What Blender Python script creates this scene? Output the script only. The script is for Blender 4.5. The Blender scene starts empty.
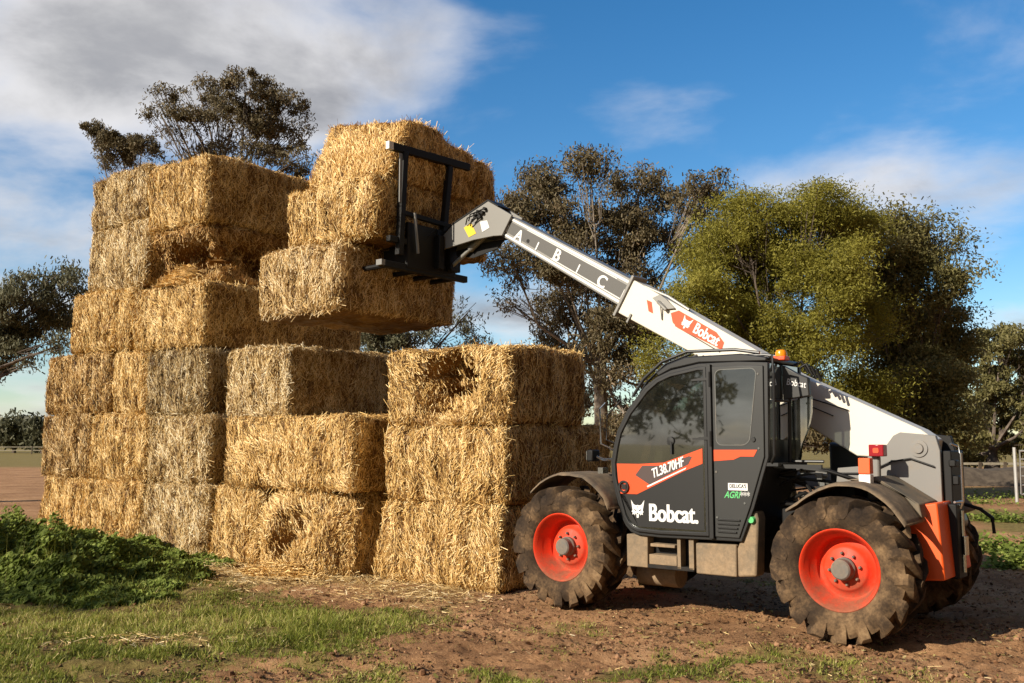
import bpy, bmesh, math, random
import numpy as np
from mathutils import Vector, Matrix

SC = bpy.context.scene
COL = SC.collection
R = math.radians
rng = np.random.default_rng(7)
random.seed(7)

# ------------------------------------------------------------------ camera
CAM_F, CAM_P, CAM_H = 956.0, 0.106, 1.6665
cd = bpy.data.cameras.new('camera'); cam = bpy.data.objects.new('camera', cd); COL.objects.link(cam)
cd.sensor_width = 36.0; cd.lens = CAM_F / 1024 * 36; cd.clip_end = 5000; cd.clip_start = 0.1
cam.location = (0, 0, CAM_H); cam.rotation_euler = (math.pi / 2 + CAM_P, 0, 0)
SC.camera = cam

def ray(px, py):
    X = (px - 512) / CAM_F; U = (341.5 - py) / CAM_F
    return Vector((X, math.cos(CAM_P) - U * math.sin(CAM_P), math.sin(CAM_P) + U * math.cos(CAM_P)))

def at(px, py, Y):
    d = ray(px, py); t = Y / d.y
    return Vector((d.x * t, Y, CAM_H + d.z * t))

# ------------------------------------------------------------------ sun and sky
SUN_AZ, SUN_EL = R(54), R(27)          # azimuth from -Y towards -X
to_sun = Vector((-math.sin(SUN_AZ) * math.cos(SUN_EL), -math.cos(SUN_AZ) * math.cos(SUN_EL), math.sin(SUN_EL)))
ld = bpy.data.lights.new('sun', 'SUN'); ld.energy = 5.0; ld.angle = R(0.5); ld.color = (1.0, 0.905, 0.755)
sun = bpy.data.objects.new('sun', ld); COL.objects.link(sun)
sun.rotation_euler = to_sun.to_track_quat('Z', 'Y').to_euler(); sun.location = (-10, -10, 20)

class NT:
    """small helper round a node tree"""
    def __init__(s, nt): s.nt = nt; s.n = nt.nodes; s.l = nt.links
    def add(s, t, **k):
        n = s.n.new(t)
        for a, b in k.items():
            if a == 'inp':
                for i, v in b.items():
                    if hasattr(v, 'links') or isinstance(v, bpy.types.NodeSocket): s.l.new(v, n.inputs[i])
                    else: n.inputs[i].default_value = v
            else: setattr(n, a, b)
        return n
    def math(s, op, a, b=None, clamp=False):
        n = s.add('ShaderNodeMath', operation=op, use_clamp=clamp)
        for i, v in enumerate((a, b)):
            if v is None: continue
            if isinstance(v, bpy.types.NodeSocket): s.l.new(v, n.inputs[i])
            else: n.inputs[i].default_value = v
        return n.outputs[0]
    def mix(s, f, a, b, mode='MIX'):
        n = s.add('ShaderNodeMix', data_type='RGBA', blend_type=mode)
        for i, v in ((0, f), (6, a), (7, b)):
            if isinstance(v, bpy.types.NodeSocket): s.l.new(v, n.inputs[i])
            else: n.inputs[i].default_value = (*v, 1) if isinstance(v, tuple) and len(v) == 3 else v
        return n.outputs[2]
    def ramp(s, f, stops):
        n = s.add('ShaderNodeValToRGB'); e = n.color_ramp.elements
        while len(e) < len(stops): e.new(0.5)
        for el, (p, c) in zip(e, stops):
            el.position = p; el.color = (*c, 1) if isinstance(c, tuple) else (c, c, c, 1)
        s.l.new(f, n.inputs[0]); return n.outputs[0]
    def noise(s, vec, scale, detail=4, rough=0.55, dist=0.0):
        n = s.add('ShaderNodeTexNoise', inp={'Scale': scale, 'Detail': detail, 'Roughness': rough, 'Distortion': dist})
        if vec is not None: s.l.new(vec, n.inputs['Vector'])
        return n.outputs['Fac']

world = bpy.data.worlds.new('World'); SC.world = world; world.use_nodes = True
W = NT(world.node_tree); W.n.clear()
sky = W.add('ShaderNodeTexSky', sky_type='NISHITA', sun_disc=False, sun_elevation=SUN_EL,
            sun_rotation=math.pi + SUN_AZ, air_density=1.0, dust_density=0.4, ozone_density=2.5)
hs = W.add('ShaderNodeHueSaturation', inp={'Saturation': 1.34, 'Value': 1.0, 'Color': sky.outputs[0]})
bg_sky = W.add('ShaderNodeBackground', inp={'Color': hs.outputs[0], 'Strength': 0.102})
tc = W.add('ShaderNodeTexCoord')
dirv = tc.outputs['Generated']
sep = W.add('ShaderNodeSeparateXYZ', inp={0: dirv})
zz = W.math('MAXIMUM', sep.outputs[2], 0.0)
den = W.math('ADD', zz, 0.22)
proj = W.add('ShaderNodeCombineXYZ', inp={0: W.math('DIVIDE', sep.outputs[0], den), 1: W.math('DIVIDE', sep.outputs[1], den), 2: 0.0})
n1 = W.noise(proj.outputs[0], 1.7, 9, 0.54, 0.25)
n2 = W.noise(proj.outputs[0], 3.2, 6, 0.5, 0.1)
def blob(px, py, sx, sy, amp):
    """soft cloud bank round a sky direction; sx, sy = angular half widths in degrees"""
    c = ray(px, py).normalized()
    sub = W.add('ShaderNodeVectorMath', operation='SUBTRACT', inp={0: dirv, 1: tuple(c)})
    mul = W.add('ShaderNodeVectorMath', operation='MULTIPLY', inp={0: sub.outputs[0], 1: (1 / math.sin(R(sx)), 1 / math.sin(R(sx)), 1 / math.sin(R(sy)))})
    ln = W.add('ShaderNodeVectorMath', operation='LENGTH', inp={0: mul.outputs[0]})
    mr = W.add('ShaderNodeMapRange', interpolation_type='SMOOTHSTEP', inp={0: ln.outputs['Value'], 1: 1.0, 2: 0.0, 3: 0.0, 4: amp})
    return mr.outputs[0]
acc = None
for b in [(60, 40, 26, 9, .62), (230, -10, 18, 9, .55), (400, 20, 11, 8, .38), (120, 110, 13, 6, .34), (-40, 250, 16, 7, .42),
          (60, 310, 12, 3, .35), (300, 110, 8, 4.5, .42), (425, 100, 5, 6, .24), (850, 190, 9, 5, .36), (830, 110, 3.2, 2.6, .22), (1010, 225, 8, 4, .42),
          (1020, 325, 6, 3, .5), (690, 145, 7, 4, .22), (500, 300, 16, 5, .45), (60, 420, 22, 5, .45),
          (760, 185, 7, 4, .28), (480, 360, 18, 6, .4)]:
    v = blob(*b); acc = v if acc is None else W.math('ADD', acc, v)
# broken cloud over the part of the sky behind and beside the camera
behind = W.add('ShaderNodeMapRange', interpolation_type='SMOOTHSTEP', inp={0: sep.outputs[0], 1: -0.50, 2: -0.85, 3: 0.0, 4: 1.0})
acc = W.math('ADD', acc, behind.outputs[0])
dens = W.math('ADD', acc, W.math('MULTIPLY', W.math('SUBTRACT', n1, 0.5), 2.5))
dens = W.math('ADD', dens, W.math('MULTIPLY', W.math('SUBTRACT', n2, 0.5), 0.55))
cf = W.add('ShaderNodeMapRange', interpolation_type='SMOOTHSTEP', inp={0: dens, 1: 0.10, 2: 0.95, 3: 0.0, 4: 0.92})
n3 = W.noise(proj.outputs[0], 2.1, 9, 0.56, 0.35)
core = W.add('ShaderNodeMapRange', interpolation_type='SMOOTHSTEP', inp={0: W.math('ADD', dens, W.math('MULTIPLY', W.math('SUBTRACT', n3, 0.5), -1.6)), 1: 0.25, 2: 1.25, 3: 0.0, 4: 1.0}).outputs[0]
ccol = W.mix(core, (0.66, 0.645, 0.65), W.ramp(n3, [(0.36, (0.235, 0.235, 0.25)), (0.50, (0.33, 0.325, 0.33)), (0.64, (0.50, 0.49, 0.48))]))
# unseen dark cloud added behind and right of the camera to cut skylight
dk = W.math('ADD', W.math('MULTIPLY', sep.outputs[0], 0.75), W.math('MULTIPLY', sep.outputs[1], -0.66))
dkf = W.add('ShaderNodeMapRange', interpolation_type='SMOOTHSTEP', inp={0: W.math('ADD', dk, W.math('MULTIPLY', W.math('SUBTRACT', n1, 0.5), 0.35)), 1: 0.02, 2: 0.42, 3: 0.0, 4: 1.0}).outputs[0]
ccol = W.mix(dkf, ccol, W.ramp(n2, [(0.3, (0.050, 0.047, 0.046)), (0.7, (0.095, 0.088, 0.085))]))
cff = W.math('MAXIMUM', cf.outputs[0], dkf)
bg_c = W.add('ShaderNodeBackground', inp={'Color': ccol, 'Strength': 1.0})
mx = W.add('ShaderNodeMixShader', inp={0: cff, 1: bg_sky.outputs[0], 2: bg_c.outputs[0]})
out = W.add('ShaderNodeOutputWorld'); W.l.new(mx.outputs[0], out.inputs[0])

vs = SC.view_settings
vs.view_transform = 'Standard'; vs.look = 'None'; vs.gamma = 1; vs.use_curve_mapping = False; vs.exposure = 0.50
SC.cycles.max_bounces = 6; SC.cycles.diffuse_bounces = 3; SC.cycles.transparent_max_bounces = 8
SC.cycles.caustics_reflective = False; SC.cycles.caustics_refractive = False

# ------------------------------------------------------------------ tagging and meshes
def tag(o, label=None, cat=None, group=None, kind=None):
    if label: o['label'] = label
    if cat: o['category'] = cat
    if group: o['group'] = group
    if kind: o['kind'] = kind
    return o

def empty(name, loc=(0, 0, 0), rz=0.0):
    o = bpy.data.objects.new(name, None); COL.objects.link(o)
    o.location = loc; o.rotation_euler = (0, 0, rz); o.empty_display_size = 0.2
    return o

def link_mesh(name, me, mat, parent=None):
    o = bpy.data.objects.new(name, me); COL.objects.link(o)
    if mat is not None: me.materials.append(mat)
    if parent is not None: o.parent = parent
    return o

def np_mesh(name, V, Fq, smooth=False, attrs=None):
    """V (n,3), Fq (m,4) or (m,3) uniform face arrays"""
    me = bpy.data.meshes.new(name)
    V = np.asarray(V, dtype=np.float32); Fq = np.asarray(Fq, dtype=np.int32)
    m, k = Fq.shape
    me.vertices.add(len(V)); me.vertices.foreach_set('co', V.ravel())
    me.loops.add(m * k); me.loops.foreach_set('vertex_index', Fq.ravel())
    me.polygons.add(m); me.polygons.foreach_set('loop_start', np.arange(0, m * k, k, dtype=np.int32))
    me.polygons.foreach_set('use_smooth', np.full(m, smooth) if np.isscalar(smooth) else smooth)
    me.update(calc_edges=True)
    for an, (dom, arr) in (attrs or {}).items():
        a = me.attributes.new(an, 'FLOAT', dom); a.data.foreach_set('value', np.asarray(arr, dtype=np.float32))
    return me

class MB:
    """collects shapes into one mesh; local axes: x forward, y towards the camera side, z up"""
    def __init__(s): s.v = []; s.f = []
    def raw(s, vs_, fs_):
        b = len(s.v); s.v += [tuple(p) for p in vs_]; s.f += [tuple(b + i for i in f) for f in fs_]; return s
    def prism(s, poly, y0, y1):
        """poly of (x,z), extruded along y"""
        n = len(poly); A = sum(poly[i][0] * poly[(i + 1) % n][1] - poly[(i + 1) % n][0] * poly[i][1] for i in range(n))
        if A < 0: poly = poly[::-1]
        v = [(x, y0, z) for x, z in poly] + [(x, y1, z) for x, z in poly]
        f = [tuple(range(n)), tuple(range(2 * n - 1, n - 1, -1))]
        f += [(i, n + i, n + (i + 1) % n, (i + 1) % n) for i in range(n)]
        return s.raw(v, [tuple(q[::-1]) for q in f] if y1 < y0 else f)
    def ring(s, outer, inner, y0, y1):
        n = len(outer)
        v = [(x, y, z) for y in (y0, y1) for lp in (outer, inner) for x, z in lp]
        f = []
        for i in range(n):
            j = (i + 1) % n
            f += [(i, j, n + j, n + i), (2 * n + i, 3 * n + i, 3 * n + j, 2 * n + j),
                  (i, 2 * n + i, 2 * n + j, j), (n + i, n + j, 3 * n + j, 3 * n + i)]
        return s.raw(v, f)
    def box(s, x0, x1, y0, y1, z0, z1):
        return s.prism([(x0, z0), (x1, z0), (x1, z1), (x0, z1)], y0, y1)
    def hexa(s, p):
        """8 points: bottom four then top four"""
        return s.raw(p, [(3, 2, 1, 0), (4, 5, 6, 7), (0, 1, 5, 4), (1, 2, 6, 5), (2, 3, 7, 6), (3, 0, 4, 7)])
    def tube(s, path, r, n=8, closed_ends=True):
        path = [Vector(p) for p in path]; m = len(path)
        rs = r if isinstance(r, (list, tuple)) else [r] * m
        V = []; up = Vector((0.13, 0.21, 0.97))
        for i, p in enumerate(path):
            d = (path[min(i + 1, m - 1)] - path[max(i - 1, 0)])
            d = d.normalized() if d.length > 1e-9 else Vector((0, 0, 1))
            a = d.cross(up); a = a.normalized() if a.length > 1e-3 else d.cross(Vector((1, 0, 0))).normalized()
            b = d.cross(a).normalized()
            for k in range(n):
                t = 2 * math.pi * k / n; V.append(p + (a * math.cos(t) + b * math.sin(t)) * rs[i])
        f = [(i * n + k, i * n + (k + 1) % n, (i + 1) * n + (k + 1) % n, (i + 1) * n + k) for i in range(m - 1) for k in range(n)]
        if closed_ends: f += [tuple(range(n - 1, -1, -1)), tuple((m - 1) * n + k for k in range(n))]
        return s.raw(V, f)
    def lathe(s, prof, n=48, c=(0, 0, 0), cap=False):
        """prof of (radius, y) turned about the y axis"""
        m = len(prof)
        V = [(c[0] + r * math.cos(2 * math.pi * k / n), c[1] + y, c[2] + r * math.sin(2 * math.pi * k / n)) for r, y in prof for k in range(n)]
        f = [(i * n + k, i * n + (k + 1) % n, (i + 1) * n + (k + 1) % n, (i + 1) * n + k) for i in range(m - 1) for k in range(n)]
        if cap: f += [tuple((m - 1) * n + k for k in range(n)), tuple(range(n - 1, -1, -1))]
        return s.raw(V, f)
    def build(s, name, mat, parent=None, bevel=0.0, smooth=True, ang=35):
        me = bpy.data.meshes.new(name); me.from_pydata(s.v, [], s.f)
        bm = bmesh.new(); bm.from_mesh(me); bmesh.ops.recalc_face_normals(bm, faces=bm.faces)
        bm.to_mesh(me); bm.free()
        if smooth:
            me.polygons.foreach_set('use_smooth', [True] * len(me.polygons)); me.set_sharp_from_angle(angle=R(ang))
        o = link_mesh(name, me, mat, parent)
        if bevel:
            m = o.modifiers.new('bevel', 'BEVEL'); m.width = bevel; m.segments = 2; m.limit_method = 'ANGLE'; m.angle_limit = R(40)
        return o

# vectorised value noise
def _hash(ix, iy, iz):
    h = (ix * 374761393 + iy * 668265263 + iz * 2147483647 + 1274126177) & 0xffffffff
    h = ((h ^ (h >> 13)) * 1274126177) & 0xffffffff
    return ((h ^ (h >> 16)) & 0xffff) / 65535.0
def vnoise(P):
    P = np.asarray(P, dtype=np.float64); i = np.floor(P).astype(np.int64); f = P - i; f = f * f * (3 - 2 * f)
    r = 0
    for dx in (0, 1):
        for dy in (0, 1):
            for dz in (0, 1):
                w = (f[:, 0] if dx else 1 - f[:, 0]) * (f[:, 1] if dy else 1 - f[:, 1]) * (f[:, 2] if dz else 1 - f[:, 2])
                r = r + w * _hash(i[:, 0] + dx, i[:, 1] + dy, i[:, 2] + dz)
    return r * 2 - 1
def fbm(P, sc, oct_=4, gain=0.5):
    r = 0; a = 1.0; P = np.asarray(P) * sc
    for k in range(oct_): r = r + a * vnoise(P + 17.3 * k); P = P * 2.03; a *= gain
    return r

# ------------------------------------------------------------------ materials
def mat_new(name):
    m = bpy.data.materials.new(name); m.use_nodes = True; t = NT(m.node_tree)
    return m, t, t.n['Principled BSDF']

def paint(name, col, rough=0.45, metal=0.0, dirt=0.35, dirtcol=(0.16, 0.10, 0.06), low=1.2, spec=0.5, scale=6.0, bump=0.0):
    """painted or bare surface with dust and mud that grow towards the ground"""
    m, t, b = mat_new(name)
    tcn = t.add('ShaderNodeTexCoord'); ob = tcn.outputs['Object']
    geo = t.add('ShaderNodeNewGeometry'); sp = t.add('ShaderNodeSeparateXYZ', inp={0: geo.outputs['Position']})
    n = t.noise(ob, scale, 8, 0.65); nf = t.noise(ob, scale * 9, 5, 0.7)
    lowf = t.add('ShaderNodeMapRange', inp={0: sp.outputs[2], 1: low, 2: 0.3, 3: 0.0, 4: 1.0}).outputs[0]
    k = t.math('ADD', t.math('MULTIPLY', lowf, 0.30), t.math('ADD', t.math('MULTIPLY', n, 0.8), t.math('MULTIPLY', nf, 0.3)))
    f = t.add('ShaderNodeMapRange', inp={0: k, 1: 0.85 - dirt * 0.6, 2: 1.05 - dirt * 0.3, 3: 0.0, 4: min(1.0, 0.35 + dirt)}).outputs[0]
    c2 = tuple(min(1, x * 0.86) for x in col)
    dirt2 = t.mix(t.noise(ob, scale * 3.1, 6, 0.75), tuple(x * 0.35 for x in dirtcol), tuple(min(1, x * 1.75) for x in dirtcol))
    base = t.mix(t.noise(ob, scale * 0.4, 3), (*col, 1), (*c2, 1))
    t.l.new(t.mix(f, base, dirt2), b.inputs['Base Color'])
    t.l.new(t.math('ADD', t.math('MULTIPLY', f, 0.5), rough, True), b.inputs['Roughness'])
    b.inputs['Metallic'].default_value = metal; b.inputs['Specular IOR Level'].default_value = spec
    if bump:
        bp = t.add('ShaderNodeBump', inp={'Strength': bump, 'Distance': 0.01, 'Height': n}); t.l.new(bp.outputs[0], b.inputs['Normal'])
    return m

M = {}
M['white'] = paint('boom_paint', (0.71, 0.655, 0.55), 0.42, 0, 0.27, (0.40, 0.30, 0.19), 0.3, scale=2.6)
M['steel'] = paint('boom_grey', (0.24, 0.23, 0.21), 0.42, 0.3, 0.25, (0.22, 0.17, 0.11), 0.3, scale=4)
M['strip'] = paint('boom_dark_strip', (0.085, 0.08, 0.072), 0.5, 0, 0.2, (0.18, 0.14, 0.10), 0.3)
M['head'] = paint('head_grey', (0.22, 0.21, 0.19), 0.5, 0.1, 0.3, (0.20, 0.16, 0.11), 0.3)
M['black'] = paint('black_frame', (0.014, 0.0135, 0.013), 0.40, 0, 0.10, (0.13, 0.10, 0.07), 1.3, scale=5)
M['dark'] = paint('charcoal_panel', (0.030, 0.030, 0.0285), 0.38, 0, 0.20, (0.12, 0.09, 0.07), 1.2)
M['grey'] = paint('tower_grey', (0.20, 0.19, 0.175), 0.5, 0, 0.42, (0.24, 0.18, 0.12), 1.7, scale=4)
M['guard'] = paint('muddy_guard', (0.07, 0.06, 0.05), 0.75, 0, 0.62, (0.22, 0.155, 0.095), 1.9, scale=6, bump=0.7, spec=.25)
M['mud'] = paint('muddy_plate', (0.13, 0.115, 0.09), 0.75, 0, 0.62, (0.27, 0.19, 0.115), 1.4, scale=5, bump=0.5, spec=.25)
M['orange'] = paint('orange_paint', (0.82, 0.105, 0.014), 0.50, 0, 0.10, (0.20, 0.11, 0.06), 0.7, scale=3)
M['rim'] = paint('rim_paint', (0.74, 0.050, 0.016), 0.50, 0, 0.55, (0.22, 0.085, 0.045), 0.6, scale=7, spec=.3)
M['hub'] = paint('hub_grey', (0.11, 0.11, 0.10), 0.6, 0, 0.5, (0.22, 0.16, 0.11), 1.0)
M['chrome'] = paint('bright_metal', (0.6, 0.6, 0.58), 0.22, 1.0, 0.1)
M['whitesticker'] = paint('white_sticker', (0.78, 0.77, 0.74), 0.5, 0, 0.05)
M['yellow'] = paint('yellow_sticker', (0.80, 0.55, 0.02), 0.5, 0, 0.05)
M['green'] = paint('green_sticker', (0.10, 0.50, 0.16), 0.5, 0, 0.03)
M['decal'] = paint('orange_decal', (0.78, 0.085, 0.022), 0.35, 0, 0.03)
M['decalgrey'] = paint('brown_grey_decal', (0.075, 0.05, 0.045), 0.4, 0, 0.03)
M['redlens'] = paint('red_lens', (0.30, 0.012, 0.02), 0.15, 0, 0.1)
M['amber'] = paint('amber_lens', (0.85, 0.28, 0.01), 0.2, 0, 0.03)
M['clutter'] = paint('greasy_black', (0.010, 0.009, 0.008), 0.55, 0.0, 0.22, (0.045, 0.032, 0.022), 1.2, spec=.25)

def tyre_mat():
    m, t, b = mat_new('muddy_tyre')
    ob = t.add('ShaderNodeTexCoord').outputs['Object']
    n = t.noise(ob, 5, 8, 0.65); n2 = t.noise(ob, 34, 6, 0.7)
    k = t.math('ADD', t.math('MULTIPLY', t.noise(ob, 2.3, 5, 0.6), 0.45), t.math('ADD', t.math('MULTIPLY', n, 0.35), t.math('MULTIPLY', n2, 0.25)))
    c = t.ramp(k, [(0.38, (0.016, 0.012, 0.010)), (0.51, (0.055, 0.036, 0.022)), (0.60, (0.150, 0.094, 0.050)), (0.71, (0.29, 0.19, 0.10))])
    t.l.new(c, b.inputs['Base Color']); b.inputs['Roughness'].default_value = 0.95; b.inputs['Specular IOR Level'].default_value = 0.15
    bp = t.add('ShaderNodeBump', inp={'Strength': 0.9, 'Distance': 0.012, 'Height': k}); t.l.new(bp.outputs[0], b.inputs['Normal'])
    return m
M['tyre'] = tyre_mat()

def glass_mat():
    m, t, b = mat_new('tinted_glass')
    gl = t.add('ShaderNodeBsdfGlossy', inp={'Color': (0.9, 0.92, 0.9, 1), 'Roughness': 0.025})
    tr = t.add('ShaderNodeBsdfTransparent', inp={'Color': (0.34, 0.37, 0.35, 1)})
    df = t.add('ShaderNodeBsdfDiffuse', inp={'Color': (0.10, 0.10, 0.085, 1)})
    ob = t.add('ShaderNodeTexCoord').outputs['Object']
    n = t.noise(ob, 3.5, 6, 0.7)
    dust = t.add('ShaderNodeMapRange', inp={0: n, 1: 0.4, 2: 0.8, 3: 0.05, 4: 0.22}).outputs[0]
    bp = t.add('ShaderNodeBump', inp={'Strength': 0.05, 'Distance': 0.02, 'Height': t.noise(ob, 2.0, 1)}); t.l.new(bp.outputs[0], gl.inputs['Normal'])
    a = t.add('ShaderNodeMixShader', inp={0: dust, 1: tr.outputs[0], 2: df.outputs[0]})
    fr = t.add('ShaderNodeLayerWeight', inp={'Blend': 0.25})
    f = t.math('ADD', t.math('MULTIPLY', fr.outputs['Fresnel'], 0.8), 0.20, True)
    c = t.add('ShaderNodeMixShader', inp={0: f, 1: a.outputs[0], 2: gl.outputs[0]})
    t.l.new(c.outputs[0], t.n['Material Output'].inputs[0]); return m
M['glass'] = glass_mat()

def straw_mat():
    m, t, b = mat_new('straw')
    at_ = t.add('ShaderNodeAttribute', attribute_name='tone'); oi = t.add('ShaderNodeObjectInfo')
    ob = t.add('ShaderNodeTexCoord').outputs['Object']
    n = t.noise(ob, 30, 5, 0.7); big = t.noise(ob, 2.2, 4, 0.6)
    k = t.math('ADD', at_.outputs['Fac'], t.math('MULTIPLY', t.math('SUBTRACT', n, 0.5), 0.35))
    k = t.math('ADD', k, t.math('MULTIPLY', t.math('SUBTRACT', big, 0.5), 0.55))
    c = t.ramp(k, [(0.0, (0.045, 0.023, 0.008)), (0.28, (0.20, 0.112, 0.039)), (0.50, (0.52, 0.350, 0.135)), (0.75, (0.74, 0.555, 0.270)), (1.0, (0.88, 0.76, 0.50))])
    c = t.mix(1.0, c, oi.outputs['Color'], 'MULTIPLY')
    t.l.new(c, b.inputs['Base Color']); b.inputs['Roughness'].default_value = 0.6; b.inputs['Specular IOR Level'].default_value = 0.25
    return m
M['straw'] = straw_mat()

def leaf_mat(name, stops, trans=0.25, rough=0.55):
    m, t, b = mat_new(name)
    at_ = t.add('ShaderNodeAttribute', attribute_name='tone')
    c = t.ramp(at_.outputs['Fac'], stops)
    t.l.new(c, b.inputs['Base Color']); b.inputs['Roughness'].default_value = rough; b.inputs['Specular IOR Level'].default_value = 0.25
    tl = t.add('ShaderNodeBsdfTranslucent'); t.l.new(c, tl.inputs[0])
    mxs = t.add('ShaderNodeMixShader', inp={0: trans, 1: b.outputs[0], 2: tl.outputs[0]})
    t.l.new(mxs.outputs[0], t.n['Material Output'].inputs[0]); return m
M['gum'] = leaf_mat('gum_leaves', [(0, (0.060, 0.048, 0.024)), (0.5, (0.145, 0.115, 0.058)), (0.85, (0.18, 0.138, 0.072)), (1, (0.27, 0.19, 0.115))])
M['gumgrey'] = leaf_mat('grey_gum_leaves', [(0, (0.060, 0.062, 0.034)), (0.5, (0.145, 0.142, 0.080)), (1, (0.24, 0.22, 0.14))], 0.3)
M['wattle'] = leaf_mat('wattle_leaves', [(0, (0.14, 0.135, 0.022)), (0.5, (0.275, 0.25, 0.042)), (1, (0.42, 0.37, 0.08))], 0.45)
M['olive'] = leaf_mat('olive_leaves', [(0, (0.08, 0.075, 0.026)), (0.5, (0.19, 0.172, 0.062)), (1, (0.31, 0.27, 0.12))], 0.4)
M['weed'] = leaf_mat('weed_leaves', [(0, (0.065, 0.090, 0.014)), (0.5, (0.19, 0.245, 0.042)), (1, (0.38, 0.43, 0.11))], 0.42, 0.7)
M['grass'] = leaf_mat('grass_blades', [(0, (0.09, 0.11, 0.016)), (0.45, (0.21, 0.245, 0.036)), (0.75, (0.38, 0.38, 0.08)), (1, (0.60, 0.48, 0.22))], 0.35)
M['soilbits'] = leaf_mat('soil_clods', [(0, (0.09, 0.043, 0.021)), (0.5, (0.21, 0.105, 0.05)), (1, (0.36, 0.20, 0.11))], 0.0, 0.9)

def bark_mat(name, a, b_):
    m, t, b = mat_new(name)
    ob = t.add('ShaderNodeTexCoord').outputs['Object']
    n = t.noise(ob, 3.0, 8, 0.7)
    t.l.new(t.ramp(n, [(0.35, a), (0.65, b_)]), b.inputs['Base Color']); b.inputs['Roughness'].default_value = 0.9
    return m
M['bark'] = bark_mat('gum_bark', (0.045, 0.032, 0.024), (0.17, 0.13, 0.10))
M['palebark'] = bark_mat('pale_bark', (0.14, 0.11, 0.08), (0.34, 0.28, 0.22))
M['wood'] = bark_mat('fence_wood', (0.05, 0.035, 0.022), (0.12, 0.09, 0.06))
M['paleboard'] = bark_mat('pale_rail', (0.22, 0.19, 0.14), (0.34, 0.30, 0.22))
M['galv'] = paint('gate_metal', (0.55, 0.54, 0.52), 0.4, 0.4, 0.1)

# ------------------------------------------------------------------ machine frame (also the direction of the stack)
YAW = 0.6752
MC = Vector((3.429, 9.037, 0.0))
FW = Vector((-math.cos(YAW), math.sin(YAW), 0)); NR = Vector((-math.sin(YAW), -math.cos(YAW), 0))
RZ = math.atan2(FW.y, FW.x)
def mw(u, v, w=0.0): return MC + FW * u + NR * v + Vector((0, 0, w))

# ------------------------------------------------------------------ ground
def ground_h(X, Y):
    P = np.stack([X, Y, np.zeros_like(X)], 1)
    near = np.clip((40 - np.hypot(X, Y)) / 20, 0, 1)
    h = (0.035 * fbm(P, 0.9, 3) + 0.028 * fbm(P + 5, 4.0, 3) + 0.020 * fbm(P + 9, 11.0, 3)) * near
    # calmer where the machine and the stack stand
    ux = (X - MC.x) * FW.x + (Y - MC.y) * FW.y; vx = (X - MC.x) * NR.x + (Y - MC.y) * NR.y
    calm = np.clip((1.9 - np.abs(vx)) / 0.5, 0, 1) * np.clip((ux + 1.2) / 0.5, 0, 1) * np.clip((6.4 - ux) / 0.5, 0, 1)
    h = h * (1 - 0.65 * calm)
    # tyre tracks: behind the machine and an older pair across the foreground
    for d, s_, m in ((vx - .92, ux, (ux < -.2) & (ux > -7)), (vx + .92, ux, (ux < -.2) & (ux > -7)), (Y - 7.55 - .10 * X, X, np.abs(X) < 9), (Y - 9.2 - .13 * X, X, (X < 9) & (X > .5) & (ux < 3.6))):
        w_ = np.clip((.27 - np.abs(d)) / .07, 0, 1) * m
        h = h * (1 - .5 * w_) - w_ * (.030 + .016 * np.sign(np.sin(2 * math.pi * (s_ * 3.4 + np.abs(d) * 4.0))))
        h = h + .018 * np.exp(-((np.abs(d) - .33) / .06) ** 2) * m
    far = np.clip((np.hypot(X, Y) - 60) / 400, 0, 1); h = h + far * 0.4 * fbm(P + 3, 0.006, 2)
    return h - 0.02
def seg(a, b, st): return list(np.arange(a, b, st))
def widen(a, b, n, p=2.6): return [a + (b - a) * (i / n) ** p for i in range(1, n + 1)]
xs = np.array(sorted(widen(-11, -1500, 40)) + seg(-11, 9.5, 0.05) + [9.5] + widen(9.5, 1500, 40))
ys = np.array(sorted(widen(4.6, -300, 14)) + seg(4.6, 17, 0.05) + [17.0] + widen(17, 3000, 60, 3.2))
GX, GY = np.meshgrid(xs, ys); gx, gy = GX.ravel(), GY.ravel()
gz = ground_h(gx, gy)
nx, ny = len(xs), len(ys)
ii = (np.arange(ny - 1)[:, None] * nx + np.arange(nx - 1)[None]).ravel()
def grassy(X, Y):
    """how green the ground is, 0..1"""
    P = np.stack([X, Y, np.zeros_like(X)], 1)
    n = fbm(P, 0.55, 3) * 0.32 + fbm(P + 31, 2.2, 4) * 0.48
    left = np.clip((-0.2 - X - 0.10 * (Y - 7)) / 3.2, 0, 1.1)
    mid = np.exp(-((X + 0.4) / 1.9) ** 2 - ((Y - 8.9) / 0.8) ** 2) * 0.45
    right = np.clip((Y - 14) / 6, 0, 1) * np.clip((X - 2) / 3, 0, 1) * 0.6
    front = np.clip((8.6 - Y) / 1.5, 0, 1) * 0.24
    ux = (X - MC.x) * FW.x + (Y - MC.y) * FW.y; vx = (X - MC.x) * NR.x + (Y - MC.y) * NR.y
    bare = np.clip((1.7 - np.abs(vx)) / 0.6, 0, 1) * np.clip((ux + 2.5) / 1.0, 0, 1)
    g = .5 * np.exp(-((X + 2.6) / 1.5) ** 2 - ((Y - 9.3) / .9) ** 2) + left * 1.12 + mid + right + front + n * 1.25 - 0.10 - bare * 0.6
    far = np.clip((Y - 17) / 6, 0, 1) * np.clip((-X) / 3, 0, 1)
    g = g * (1 - far) + far * (0.06 + n * 0.25)
    farfield = np.clip((Y - 66) / 6, 0, 1)
    return np.clip(g * (1 - farfield) + farfield * 0.85, 0, 1)
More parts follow.
